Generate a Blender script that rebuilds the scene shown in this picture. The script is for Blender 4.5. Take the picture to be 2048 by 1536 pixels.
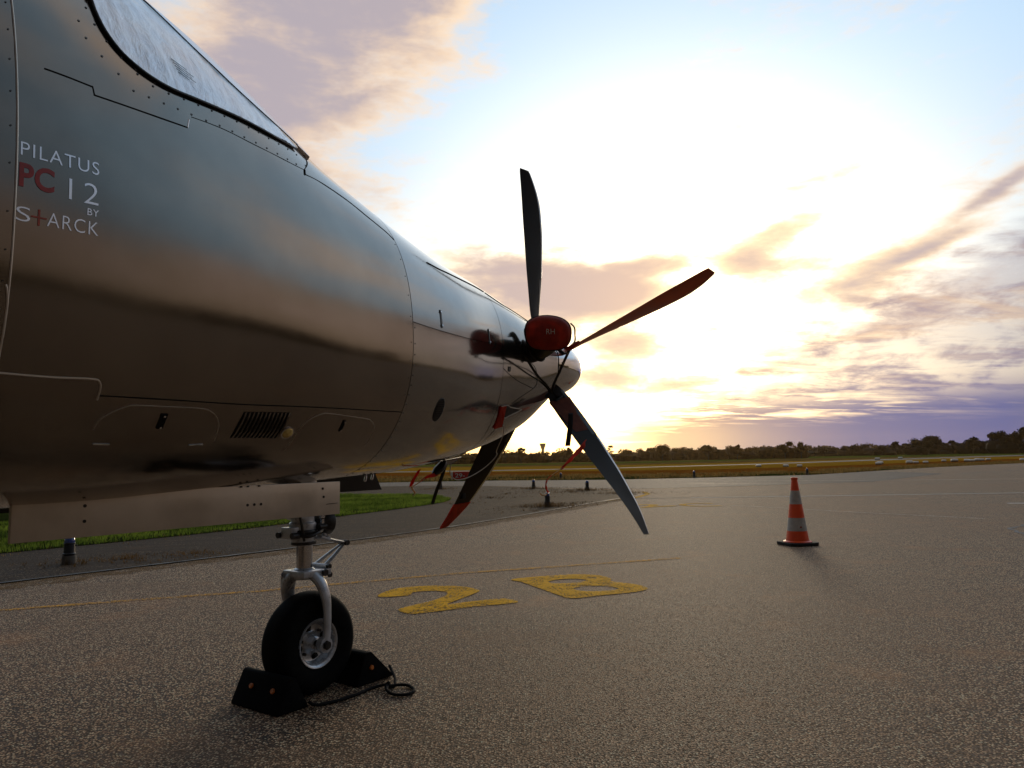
import bpy, bmesh, math, random
from mathutils import Vector, Matrix, noise as mnoise
random.seed(7)
for _o in list(bpy.data.objects): bpy.data.objects.remove(_o)
SC = bpy.context.scene
COL = SC.collection
R = math.radians
# ------------------------------------------------------------------ camera
cam = bpy.data.cameras.new('camera'); cam_o = bpy.data.objects.new('camera', cam); COL.objects.link(cam_o)
cam.sensor_fit = 'HORIZONTAL'; cam.sensor_width = 36.0; cam.lens = 36.0*1512.1/2048.0
cam.clip_start = 0.05; cam.clip_end = 6000
_R = Vector((0.99983618, 0.0017493, -0.01801551)); _U = Vector((0.01810024, -0.09662931, 0.99515585)); _F = Vector((0, 0.9953189, 0.09664514))
_m = Matrix((( _R.x, _U.x, -_F.x, 0), (_R.y, _U.y, -_F.y, 0), (_R.z, _U.z, -_F.z, 1.032), (0, 0, 0, 1)))
cam_o.matrix_world = _m
SC.camera = cam_o
# ------------------------------------------------------------------ world / sun / exposure
SUN_AZ, SUN_EL = 12.4, 9.9            # degrees, azimuth clockwise from +Y
SUN_DIR = Vector((math.sin(R(SUN_AZ))*math.cos(R(SUN_EL)), math.cos(R(SUN_AZ))*math.cos(R(SUN_EL)), math.sin(R(SUN_EL))))
SKY_STRENGTH = 0.05
SUN_STRENGTH = 0.5
SC.view_settings.view_transform = 'Standard'; SC.view_settings.look = 'None'
SC.view_settings.exposure = 0.62; SC.view_settings.gamma = 1.0; SC.view_settings.use_curve_mapping = False

class X:
    """tiny expression builder for shader maths"""
    nt = None
    def __init__(s, sock): s.s = sock
    @staticmethod
    def m(op, *a, clamp=False):
        n = X.nt.nodes.new('ShaderNodeMath'); n.operation = op; n.use_clamp = clamp
        for i, v in enumerate(a):
            if isinstance(v, X): X.nt.links.new(v.s, n.inputs[i])
            else: n.inputs[i].default_value = v
        return X(n.outputs[0])
    def __add__(s, o): return X.m('ADD', s, o)
    __radd__ = __add__
    def __sub__(s, o): return X.m('SUBTRACT', s, o)
    def __rsub__(s, o): return X.m('SUBTRACT', o, s)
    def __mul__(s, o): return X.m('MULTIPLY', s, o)
    __rmul__ = __mul__
    def __truediv__(s, o): return X.m('DIVIDE', s, o)
def sstep(v, a, b, lo=0.0, hi=1.0):
    n = X.nt.nodes.new('ShaderNodeMapRange'); n.interpolation_type = 'SMOOTHSTEP'
    X.nt.links.new(v.s, n.inputs['Value'])
    n.inputs['From Min'].default_value = a; n.inputs['From Max'].default_value = b
    n.inputs['To Min'].default_value = lo; n.inputs['To Max'].default_value = hi
    return X(n.outputs[0])
def mixc(f, a, b, mode='MIX'):
    n = X.nt.nodes.new('ShaderNodeMix'); n.data_type = 'RGBA'; n.blend_type = mode; n.clamp_factor = True
    for sock, v in ((n.inputs['Factor'], f), (n.inputs['A'], a), (n.inputs['B'], b)):
        pass
    fi = n.inputs[0]; ai = n.inputs[6]; bi = n.inputs[7]
    if isinstance(f, X): X.nt.links.new(f.s, fi)
    else: fi.default_value = f
    for sock, v in ((ai, a), (bi, b)):
        if isinstance(v, X): X.nt.links.new(v.s, sock)
        else: sock.default_value = (*v, 1) if len(v) == 3 else v
    return X(n.outputs[2])
def scalec(c, f):
    n = X.nt.nodes.new('ShaderNodeVectorMath'); n.operation = 'SCALE'
    if isinstance(c, X): X.nt.links.new(c.s, n.inputs[0])
    else: n.inputs[0].default_value = c
    if isinstance(f, X): X.nt.links.new(f.s, n.inputs['Scale'])
    else: n.inputs['Scale'].default_value = f
    return X(n.outputs[0])
def addc(a, b):
    n = X.nt.nodes.new('ShaderNodeVectorMath'); n.operation = 'ADD'
    X.nt.links.new(a.s, n.inputs[0]); X.nt.links.new(b.s, n.inputs[1]); return X(n.outputs[0])
def noise(vec, scale, detail=6, rough=.55, dist=0.0, lac=2.0):
    n = X.nt.nodes.new('ShaderNodeTexNoise'); n.inputs['Scale'].default_value = scale
    n.inputs['Detail'].default_value = detail; n.inputs['Roughness'].default_value = rough
    n.inputs['Distortion'].default_value = dist; n.inputs['Lacunarity'].default_value = lac
    if vec is not None: X.nt.links.new(vec.s, n.inputs['Vector'])
    return X(n.outputs['Fac'])
def voro(vec, scale, feature='F1', out='Distance', rnd=1.0):
    n = X.nt.nodes.new('ShaderNodeTexVoronoi'); n.inputs['Scale'].default_value = scale; n.feature = feature
    n.inputs['Randomness'].default_value = rnd
    if vec is not None: X.nt.links.new(vec.s, n.inputs['Vector'])
    return X(n.outputs[out])
def mapping(vec, scale=(1, 1, 1), rot=(0, 0, 0), loc=(0, 0, 0)):
    n = X.nt.nodes.new('ShaderNodeMapping'); n.inputs['Scale'].default_value = scale; n.inputs['Rotation'].default_value = rot
    n.inputs['Location'].default_value = loc
    X.nt.links.new(vec.s, n.inputs['Vector']); return X(n.outputs[0])
def ramp(v, stops):
    n = X.nt.nodes.new('ShaderNodeValToRGB'); cr = n.color_ramp
    while len(cr.elements) > 1: cr.elements.remove(cr.elements[0])
    cr.elements[0].position = stops[0][0]; cr.elements[0].color = (*stops[0][1], 1)
    for p, c in stops[1:]:
        e = cr.elements.new(p); e.color = (*c, 1)
    X.nt.links.new(v.s, n.inputs[0]); return X(n.outputs[0])

def build_world():
    w = bpy.data.worlds.new('World'); SC.world = w; w.use_nodes = True
    nt = w.node_tree; X.nt = nt; nt.nodes.clear()
    tc = nt.nodes.new('ShaderNodeTexCoord'); d = X(tc.outputs['Generated'])
    nrm = nt.nodes.new('ShaderNodeVectorMath'); nrm.operation = 'NORMALIZE'; nt.links.new(d.s, nrm.inputs[0]); d = X(nrm.outputs[0])
    sep = nt.nodes.new('ShaderNodeSeparateXYZ'); nt.links.new(d.s, sep.inputs[0])
    x, y, z = (X(sep.outputs[i]) for i in range(3))
    az = X.m('ARCTAN2', x, y)*57.2958; el = X.m('ARCSINE', z)*57.2958
    dot = nt.nodes.new('ShaderNodeVectorMath'); dot.operation = 'DOT_PRODUCT'; nt.links.new(d.s, dot.inputs[0]); dot.inputs[1].default_value = SUN_DIR
    cosa = X(dot.outputs['Value']); ang = X.m('ARCCOSINE', X.m('MINIMUM', cosa, 0.99999))*57.2958
    # real sky
    sky = nt.nodes.new('ShaderNodeTexSky'); sky.sky_type = 'NISHITA'; sky.sun_disc = False
    sky.sun_elevation = R(SUN_EL); sky.sun_rotation = R(SUN_AZ); sky.air_density = 1.0; sky.dust_density = 1.6; sky.ozone_density = 2.0
    base = scalec(X(sky.outputs[0]), SKY_STRENGTH)
    # pale high haze lit by the low sun
    west = sstep(cosa, -0.35, 0.75)
    base = addc(base, scalec((0.20, 0.31, 0.42), west*sstep(el, 3, 28, .15, 1.0)))
    ga = az-12; ge = el-12
    base = addc(base, scalec((0.64, 0.52, 0.34), X.m('EXPONENT', (ga*ga*(1/24.0**2)+ge*ge*(1/8.5**2))*-1.0)*.34))
    base = addc(base, scalec((1.0, 0.76, 0.38), X.m('EXPONENT', ang*(-1/6.5))*1.15))
    # warm horizon on the sun side
    hz = X.m('EXPONENT', X.m('ABSOLUTE', el)*(-1/7.0))*X.m('EXPONENT', (az-2)*(az-2)*(-1/(17.0**2)))
    base = addc(base, scalec((0.62, 0.36, 0.08), hz))
    # noise fields on a flat cloud layer (perspective squashes them at the horizon)
    den = X.m('MAXIMUM', z, 0.0)+0.10
    pc = nt.nodes.new('ShaderNodeCombineXYZ'); nt.links.new((x/den).s, pc.inputs[0]); nt.links.new((y/den).s, pc.inputs[1]); plane = X(pc.outputs[0])
    dd = mapping(d, (1, 1, 2.9), (R(-8), R(7), 0))
    n1 = noise(dd, 5.5, 9, .60, .35)
    n2 = noise(dd, 17.0, 8, .62, .3)
    n3 = noise(mapping(plane, (.8, 2.0, 1), (0, 0, R(-18))), 1.7, 9, .62, .4)
    n4 = noise(mapping(plane, (.55, 1.25, 1), (0, 0, R(-14)), (7, 3, 0)), 1.9, 8, .62, .7)
    def blob(a0, e0, ra, re, tilt, amp):
        c, s_ = math.cos(R(tilt)), math.sin(R(tilt))
        u = (az-a0)*c+(el-e0)*s_; v = (el-e0)*c-(az-a0)*s_
        return X.m('EXPONENT', (u*u*(1/ra**2)+v*v*(1/re**2))*-1.0)*amp
    blobs = [(-15, 32, 13, 6, 22, 1.7), (-4, 33, 10, 3.2, 20, 1.0), (-19, 24.5, 8, 4.5, 30, 1.35), (-8, 26.5, 9, 1.8, 18, .7), (-13, 20, 5, 2.0, 10, .75),
             (19.6, 15.2, 4.4, 1.3, 22, 1.5), (18.2, 13.4, 2.4, .9, 0, 1.2),
             (1.0, 13.0, 8.5, 2.3, -4, 1.6), (5.0, 10.6, 6.0, 1.8, 5, 1.15), (9.0, 12.0, 5.0, 1.1, 4, 1.2), (8.7, 8.2, 2.8, 1.3, 0, 1.7), (6.5, 5.9, 4.5, .9, 0, 1.35), (11, 14.2, 5.0, .9, 8, .9), (14, 5.4, 6, .8, 8, 1.1), (22, 13.2, 4, .7, 14, .9), (27, 13.0, 5, .9, 14, .9), (22, 18.5, 6, .8, 16, .55), (15, 9.0, 2.5, .6, 10, .8),
             (24.8, 11.2, 4.2, 1.4, 12, 1.4), (29.5, 9.6, 5.0, 1.6, 16, 1.2), (33.5, 16.2, 3.4, .6, 28, 1.25), (29.8, 13.4, 3.0, .45, 18, 1.1),
             (60, 24, 16, 8, 10, 1.0), (-55, 30, 18, 9, -10, 1.0), (20, 52, 22, 7, 12, .8), (-28, 58, 18, 10, 0, .8)]
    f = blob(*blobs[0])
    for b in blobs[1:]: f = f+blob(*b)
    n6 = noise(dd, 42, 6, .65, .5)
    nz = n1*.42+n2*.40+n6*.18
    n5 = noise(mapping(d, (1, 1, 1.7)), 3.2, 5, .5, .5)
    dens = sstep(f+(nz-.5)*4.4+(n5-.5)*1.8, .10, 1.75)
    nearp = X.m('EXPONENT', ang*(-1/16.0))
    dens = 1-X.m('POWER', 1-dens, nearp*2.4+1.0)
    # general broken cloud away from the sun; unseen overhead cover added to warm the light
    east = sstep(cosa, 0.35, -0.35)
    dens = X.m('MAXIMUM', dens, sstep(n3, .40, .66)*X.m('MAXIMUM', east, sstep(el, 36, 58))*sstep(el, -2, 3)*.9)
    # cloud bank: low, rising to the north-east
    azr = X.m('MAXIMUM', az-7, 0.0)
    top = X.m('MINIMUM', azr*.45, 13.5)+3.2
    bank = sstep(top-el+(n3-.5)*9+(n4-.5)*5+(n2-.5)*5, -1.2, 3.4)*sstep(az, 2, 12)
    streak = sstep(n4*.6+n3*.4, .46, .64)
    gap = streak*X.m('EXPONENT', (az-13)*(az-13)*(-1/(15.0**2)))*sstep(el, 1.6, 3.2)
    gap = X.m('MAXIMUM', gap, sstep(n2*.45+n4*.55, .60, .42)*sstep(el, 2.6, 5.5)*sstep(az, 60, 30)*.58)
    bank = bank*(1-gap*.85)
    # colours
    near = X.m('EXPONENT', ang*(-1/13.0))
    c_thin = mixc(near, (0.66, 0.485, 0.33), (0.98, 0.72, 0.42))
    c_thick = mixc(near, (0.285, 0.262, 0.305), (0.66, 0.45, 0.31))
    edge = sstep(f*.55+(n5-.5)*2.6+(n1-.5)*1.6+(n2-.5)*.8, .35, 1.25)
    cl = mixc(edge, c_thin, c_thick)
    cl = scalec(cl, sstep(cosa, -.7, .5, .30, 1.0))
    c_bank = ramp(sstep(az, -6, 70), [(.02, (.85, .54, .22)), (.12, (.62, .38, .22)), (.22, (.29, .22, .225)), (.36, (.145, .135, .225)), (.52, (.095, .10, .215)), (.70, (.155, .132, .14)), (1, (.25, .19, .135))])
    c_bank = mixc(sstep(el, 2, 9)*sstep(n4, .4, .65, .25, 1), c_bank, mixc(sstep(az, 12, 42), (.82, .54, .32), (.34, .265, .235)))
    c_bank = mixc(sstep(el, 3.4, 1.2)*sstep(az, 22, 4), c_bank, (.80, .55, .30))
    c_bank = scalec(c_bank, sstep(cosa, -.6, .6, .30, 1.0))
    col = mixc(dens*sstep(el, -1, 2), base, cl)
    col = mixc(bank, col, c_bank)
    # evening gloom: the half of the sky away from the sun is much dimmer
    col = scalec(col, sstep(cosa, -.35, .78, .42, 1.0))
    bg = nt.nodes.new('ShaderNodeBackground'); nt.links.new(col.s, bg.inputs['Color']); bg.inputs['Strength'].default_value = 1.0
    out = nt.nodes.new('ShaderNodeOutputWorld'); nt.links.new(bg.outputs[0], out.inputs['Surface'])
    w.cycles.sampling_method = 'MANUAL'; w.cycles.sample_map_resolution = 1024
build_world()
sun = bpy.data.lights.new('sun', 'SUN'); sun.energy = SUN_STRENGTH; sun.angle = R(10); sun.color = (1.0, .80, .55)
sun_o = bpy.data.objects.new('sun', sun); COL.objects.link(sun_o)
sun_o.rotation_euler = SUN_DIR.to_track_quat('Z', 'Y').to_euler(); sun_o.location = (20, 80, 30)
# ------------------------------------------------------------------ materials
def new_mat(name):
    m = bpy.data.materials.new(name); m.use_nodes = True; nt = m.node_tree; X.nt = nt
    b = nt.nodes['Principled BSDF']; tc = nt.nodes.new('ShaderNodeTexCoord')
    return m, nt, b, X(tc.outputs['Object'])
def bump(nt, b, h, strength=.3, dist=.01):
    n = nt.nodes.new('ShaderNodeBump'); n.inputs['Strength'].default_value = strength; n.inputs['Distance'].default_value = dist
    nt.links.new(h.s, n.inputs['Height']); nt.links.new(n.outputs[0], b.inputs['Normal']); return n
def setin(b, **k):
    names = dict(rough='Roughness', metal='Metallic', coat='Coat Weight', coatr='Coat Roughness', spec='Specular IOR Level', sheen='Sheen Weight', trans='Transmission Weight', sub='Subsurface Weight', ior='IOR')
    for a, v in k.items():
        s = b.inputs[names[a]]
        if isinstance(v, X): X.nt.links.new(v.s, s)
        else: s.default_value = v
def plain(name, c, rough=.5, metal=0.0, var=.25, sc=14, bmp=0.0, bsc=60, coat=0.0, spec=.5, dirt=0.0):
    m, nt, b, o = new_mat(name)
    n = noise(o, sc, 6, .6)
    lo = tuple(v*(1-var) for v in c); hi = tuple(min(1, v*(1+var)) for v in c)
    col = mixc(sstep(n, .3, .7), lo, hi)
    if dirt: col = mixc(sstep(noise(o, sc*.4, 7, .65), .5, .72)*dirt, col, (.05, .04, .03))
    nt.links.new(col.s, b.inputs['Base Color'])
    setin(b, rough=sstep(n, .2, .8, max(.02, rough-.07), min(1, rough+.09)), metal=metal, coat=coat, coatr=.08, spec=spec)
    if bmp: bump(nt, b, noise(o, bsc, 5, .6), bmp, .004)
    return m
def m_paint(nm='silver_metallic_paint', r0=.09, r1=.14, tint=(1, 1, 1)):
    m, nt, b, o = new_mat(nm)
    n = noise(o, 3.0, 5, .6); f = noise(o, 900, 2, .5); g = noise(o, 2.2, 3, .5)
    col = mixc(sstep(n, .35, .7), (.265*tint[0], .25*tint[1], .235*tint[2]), (.31*tint[0], .295*tint[1], .275*tint[2]))
    dust = sstep(noise(mapping(o, (1, .35, 1)), 7, 8, .7), .52, .78)
    col = mixc(dust*.22, col, (.22, .18, .14))
    nt.links.new(col.s, b.inputs['Base Color'])
    setin(b, metal=.95, rough=sstep(n, .25, .75, r0, r1), coat=.25, coatr=.03)
    # very faint skin waviness and orange peel
    h = g*1.0+f*.012
    bump(nt, b, h, .22, .012)
    return m
def m_asphalt(name, lo, mid, hi, worn=(0, 0, 0), sc=95, spec=.22, streak=0.0):
    m, nt, b, o = new_mat(name)
    big = noise(o, .22, 6, .62); med = noise(mapping(o, (1, 1.0, 1), (0, 0, .5)), 1.7, 7, .65)
    cell = voro(o, sc, 'F1', 'Color'); sep = nt.nodes.new('ShaderNodeSeparateColor'); nt.links.new(cell.s, sep.inputs[0]); rnd = X(sep.outputs[0])
    dist = voro(o, sc, 'F1', 'Distance'); fine = noise(o, sc*2.3, 4, .7)
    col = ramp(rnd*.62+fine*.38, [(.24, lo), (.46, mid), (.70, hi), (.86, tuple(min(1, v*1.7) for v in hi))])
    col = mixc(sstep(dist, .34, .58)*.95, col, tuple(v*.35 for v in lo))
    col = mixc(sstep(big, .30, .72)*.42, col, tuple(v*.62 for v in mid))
    if streak:
        sk = noise(mapping(o, (1.0, 5.0, 1), (0, 0, -.92)), 1.1, 7, .65, .3)
        col = mixc(sstep(sk, .42, .62)*streak, col, tuple(v*.40 for v in mid))
    stain = sstep(noise(mapping(o, (.35, 1.6, 1), (0, 0, .35)), .9, 6, .6), .52, .70)
    col = mixc(stain*.38, col, tuple(v*.45 for v in mid))
    col = mixc(sstep(med, .52, .78)*.35, col, (mid[0]*1.35, mid[1]*1.12, mid[2]*.82))
    nt.links.new(col.s, b.inputs['Base Color'])
    setin(b, rough=sstep(rnd, 0, 1, .65, .95), spec=spec)
    h = (1-dist)*.6+rnd*.8+fine*.4
    bump(nt, b, h, .8, .0055)
    return m
def m_paintmark(name, c, wear=.55, under=(.10, .085, .07)):
    m, nt, b, o = new_mat(name)
    w = noise(o, 5, 8, .7)*.5+noise(o, 70, 5, .75)*.5
    st = voro(o, 95, 'F1', 'Color'); sep = nt.nodes.new('ShaderNodeSeparateColor'); nt.links.new(st.s, sep.inputs[0]); rnd = X(sep.outputs[0])
    col = mixc(sstep(noise(o, 9, 5, .6), .3, .7), tuple(v*.75 for v in c), c)
    mask = sstep(w+(rnd-.5)*.25, wear-.06, wear+.03)
    nt.links.new(col.s, b.inputs['Base Color']); setin(b, rough=.85, spec=.08)
    bump(nt, b, rnd+noise(o, 200, 3, .6), .7, .004)
    tr = nt.nodes.new('ShaderNodeBsdfTransparent'); mx = nt.nodes.new('ShaderNodeMixShader')
    nt.links.new(mask.s, mx.inputs[0]); nt.links.new(b.outputs[0], mx.inputs[1]); nt.links.new(tr.outputs[0], mx.inputs[2])
    nt.links.new(mx.outputs[0], nt.nodes['Material Output'].inputs['Surface'])
    return m
def m_field(name, a, b_, c, sc=.25, stretch=(1, 1, 1), rot=0):
    m, nt, b, o = new_mat(name)
    v = mapping(o, stretch, (0, 0, rot))
    n = noise(v, sc, 8, .65); f = noise(v, sc*14, 6, .7); g = noise(o, sc*90, 3, .7)
    col = ramp(n*.45+f*.35+g*.20, [(.34, a), (.5, b_), (.66, c)])
    nt.links.new(col.s, b.inputs['Base Color']); setin(b, rough=1.0, spec=0.0)
    bump(nt, b, f+g, 1.0, .12)
    return m
def m_leaf(name, a, b_, tr=.35):
    m, nt, b, o = new_mat(name)
    oi = nt.nodes.new('ShaderNodeObjectInfo'); n = noise(o, .75, 4, .6); f = noise(o, 4.5, 4, .65)
    col = mixc(sstep(n*.5+f*.5, .38, .60), a, b_)
    nt.links.new(col.s, b.inputs['Base Color']); setin(b, rough=.8, spec=.15)
    t = nt.nodes.new('ShaderNodeBsdfTranslucent'); nt.links.new(scalec(col, 1.5).s, t.inputs[0])
    mx = nt.nodes.new('ShaderNodeMixShader'); mx.inputs[0].default_value = tr
    nt.links.new(b.outputs[0], mx.inputs[1]); nt.links.new(t.outputs[0], mx.inputs[2]); nt.links.new(mx.outputs[0], nt.nodes['Material Output'].inputs['Surface'])
    return m
def m_fabric(name, c, tr=0.0, rough=.7):
    m, nt, b, o = new_mat(name)
    n = noise(o, 22, 6, .6); wv = noise(o, 420, 2, .5)
    col = mixc(sstep(n, .3, .7), tuple(v*.72 for v in c), tuple(min(1, v*1.15) for v in c))
    nt.links.new(col.s, b.inputs['Base Color']); setin(b, rough=rough, spec=.25)
    bump(nt, b, n*.8+wv*.25, .45, .006)
    if tr:
        t = nt.nodes.new('ShaderNodeBsdfTranslucent'); nt.links.new(scalec(col, 1.6).s, t.inputs[0])
        mx = nt.nodes.new('ShaderNodeMixShader'); mx.inputs[0].default_value = tr
        nt.links.new(b.outputs[0], mx.inputs[1]); nt.links.new(t.outputs[0], mx.inputs[2]); nt.links.new(mx.outputs[0], nt.nodes['Material Output'].inputs['Surface'])
    return m
def m_glass(name='clear_glass'):
    m, nt, b, o = new_mat(name)
    nt.nodes.remove(b)
    g = nt.nodes.new('ShaderNodeBsdfGlossy'); g.inputs['Roughness'].default_value = .02; g.inputs['Color'].default_value = (1, 1, 1, 1)
    t = nt.nodes.new('ShaderNodeBsdfTransparent'); t.inputs[0].default_value = (.93, .95, .97, 1)
    fr = nt.nodes.new('ShaderNodeFresnel'); fr.inputs['IOR'].default_value = 1.5
    mx = nt.nodes.new('ShaderNodeMixShader'); gm = nt.nodes.new('ShaderNodeNewGeometry'); k = X(fr.outputs[0])*(1-X(gm.outputs['Backfacing'])); nt.links.new(k.s, mx.inputs[0])
    nt.links.new(t.outputs[0], mx.inputs[1]); nt.links.new(g.outputs[0], mx.inputs[2]); nt.links.new(mx.outputs[0], nt.nodes['Material Output'].inputs['Surface'])
    return m
M = {}
M['paint'] = m_paint(); M['paint2'] = m_paint('satin_fuselage_paint', .12, .18, (.92, .84, .76))
M['seam'] = plain('seam_shadow_gap', (.012, .011, .010), .8, spec=.05)
M['inner'] = plain('dark_primer', (.03, .03, .03), .7)
M['rivet'] = plain('steel_fastener', (.10, .10, .10), .45, .6)
M['seal'] = plain('black_rubber_seal', (.012, .012, .014), .45)
M['door'] = plain('brushed_painted_panel', (.60, .52, .43), .34, .55, .12, 4, .1, 40, coat=.2, dirt=.2)
M['gearpaint'] = plain('grey_gear_enamel', (.50, .52, .56), .30, .35, .15, 18, .12, 60, coat=.4, dirt=.55)
M['geardark'] = plain('oily_dark_metal', (.045, .043, .042), .4, .6, .4, 30, .2, 80)
M['chrome'] = plain('chromed_piston', (.62, .63, .66), .12, 1.0, .1, 12)
M['rubber'] = plain('tyre_rubber', (.006, .006, .006), .8, 0, .35, 25, .35, 90, spec=.10)
M['chock'] = plain('black_rubber_chock', (.006, .006, .006), .85, 0, .4, 30, .4, 120, spec=.08)
M['reflector'] = plain('orange_reflector', (.75, .20, .03), .3, 0, .4, 90, .5, 300)
M['rope'] = plain('black_rope', (.012, .012, .013), .85, 0, .3, 120, .6, 500, spec=.15)
M['rim'] = plain('painted_wheel_rim', (.55, .57, .60), .25, .5, .1, 20, coat=.3, dirt=.35)
M['blade'] = plain('dark_composite_blade', (.018, .014, .012), .62, .0, .3, 6, .05, 30, coat=.0, spec=.12)
M['bladered'] = plain('red_brown_blade', (.52, .075, .010), .5, .0, .2, 6, .05, 30, coat=.1, spec=.3)
M['bladeedge'] = plain('bare_metal_leading_edge', (.36, .36, .37), .28, .9, .15, 10)
M['boot'] = plain('black_deice_boot', (.014, .014, .015), .5)
M['spinner'] = plain('polished_spinner', (.72, .72, .73), .045, 1.0, .04, 5)
M['stack'] = plain('heat_stained_exhaust', (.030, .026, .024), .38, .7, .4, 9, .2, 50)
M['redcover'] = m_fabric('red_vinyl_cover', (.33, .020, .008), .12, .42)
M['wrapcloth'] = m_fabric('brown_red_padding', (.14, .032, .012), .05, .8)
M['redtape'] = m_fabric('red_streamer', (.52, .035, .012), .45, .6)
M['cream'] = m_fabric('cream_tape', (.62, .44, .25), .3, .7)
M['strap'] = m_fabric('black_strap', (.014, .012, .011), 0, .7)
M['whitecord'] = plain('pale_cord', (.55, .48, .40), .7)
M['redpaint'] = plain('red_lettering', (.36, .018, .008), .35, coat=.3)
M['orangepaint'] = plain('orange_lettering', (.45, .05, .015), .35, coat=.3)
M['silverpaint'] = plain('pale_silver_lettering', (.95, .94, 1.0), .34, .9, .03)
M['blackpaint'] = plain('black_lettering', (.015, .015, .015), .5)
M['glass'] = m_glass(); M['postpaint'] = plain('pale_windshield_post', (.80, .78, .82), .28, .85, .06)
def m_shade():
    m, nt, b, o = new_mat('silver_sunshade')
    n = noise(o, 9, 7, .65, .6); f = noise(mapping(o, (1, 1, .25)), 34, 5, .6, 1.2)
    col = mixc(sstep(n, .3, .7), (.80, .76, .78), (1.0, .96, .94))
    nt.links.new(col.s, b.inputs['Base Color']); setin(b, metal=.75, rough=sstep(n, .3, .7, .28, .42))
    bump(nt, b, n*.5+f, .55, .012); return m
M['shade'] = m_shade()
M['lens'] = plain('amber_lens', (.65, .48, .16), .12, .3, .3, 80)
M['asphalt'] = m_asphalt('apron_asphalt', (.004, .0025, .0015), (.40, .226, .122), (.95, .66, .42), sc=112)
M['tar'] = m_asphalt('old_shoulder_tarmac', (.020, .015, .012), (.115, .080, .056), (.24, .18, .13), sc=60, spec=.04, streak=.8)
M['taxi'] = m_asphalt('far_taxiway', (.08, .066, .056), (.17, .14, .118), (.27, .23, .19), sc=40)
M['crack'] = plain('bitumen_crack', (.018, .016, .014), .55, 0, .4, 20, .5, 90)
M['yellow'] = m_paintmark('worn_yellow_paint', (.86, .44, .006), .585)
M['yellowfaint'] = m_paintmark('faded_orange_paint', (.85, .42, .06), .485)
M['whitepaint'] = m_paintmark('worn_white_paint', (.95, .92, .86), .70)
M['whitefaint'] = m_paintmark('faded_white_paint', (.85, .78, .68), .53)
M['moss'] = m_paintmark('rust_coloured_moss', (.20, .115, .045), .50)
M['dry'] = m_field('dry_grass_field', (.075, .050, .018), (.17, .11, .035), (.26, .17, .055))
M['orangegrass'] = m_field('rusty_dry_grass', (.11, .036, .006), (.27, .095, .014), (.40, .17, .028), .3, (1, 2.5, 1), -.1)
M['goldgrass'] = m_field('golden_mown_grass', (.17, .088, .010), (.38, .20, .018), (.48, .29, .04), .2, (.6, 3, 1), -.1)
M['greenstrip'] = m_field('dark_verge', (.022, .028, .008), (.05, .060, .016), (.11, .10, .03), .5)
M['pasture'] = m_field('green_pasture', (.04, .055, .008), (.085, .105, .016), (.14, .15, .03), .08)
M['turf'] = m_field('turf_soil', (.03, .035, .010), (.05, .07, .018), (.08, .10, .03), 1.2)
M['grass'] = m_leaf('fresh_grass_blades', (.045, .080, .010), (.15, .21, .028), .5)
M['drygrass'] = m_leaf('dry_grass_blades', (.10, .065, .02), (.26, .17, .055), .4)
M['weed'] = m_leaf('withered_weeds', (.045, .030, .012), (.15, .085, .03), .35)
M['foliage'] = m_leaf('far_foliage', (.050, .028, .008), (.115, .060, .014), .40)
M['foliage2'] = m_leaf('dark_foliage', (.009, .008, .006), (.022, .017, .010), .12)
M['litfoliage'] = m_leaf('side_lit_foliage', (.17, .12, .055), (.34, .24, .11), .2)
M['core'] = plain('shaded_inner_branches', (.022, .016, .009), .95, 0, .4, 2)
M['bark'] = plain('bark', (.06, .045, .03), .9, 0, .4, 8)
M['darkconcrete'] = plain('dirty_lamp_base', (.10, .085, .07), .9, 0, .3, 9, .4, 40)
M['concrete'] = plain('grey_concrete', (.30, .28, .25), .85, 0, .25, 6, .4, 30)
M['bluedome'] = plain('blue_lamp_glass', (.02, .05, .22), .08, 0, .2, 30, coat=.8)
M['lampbody'] = plain('dark_lamp_body', (.015, .017, .024), .45)
M['cone_red'] = plain('orange_red_plastic', (1.0, .085, .010), .42, 0, .12, 12, .1, 60, dirt=.12)
M['cone_white'] = plain('grey_white_reflective_band', (.50, .46, .42), .5, 0, .12, 30, .3, 250, dirt=.25)
M['cone_base'] = plain('recycled_rubber_base', (.015, .014, .014), .85, 0, .3, 20, .3, 80)
M['signred'] = plain('red_sign_face', (.62, .03, .02), .5, 0, .1)
M['signwhite'] = plain('white_sign_print', (.80, .78, .74), .5, 0, .05)
M['bale'] = plain('white_bale_wrap', (.74, .70, .64), .45, 0, .12, 3, .4, 14)
M['baledark'] = plain('dark_bale_side', (.07, .05, .03), .9, 0, .4, 6)  # dark colour of the bale's lower half
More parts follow.
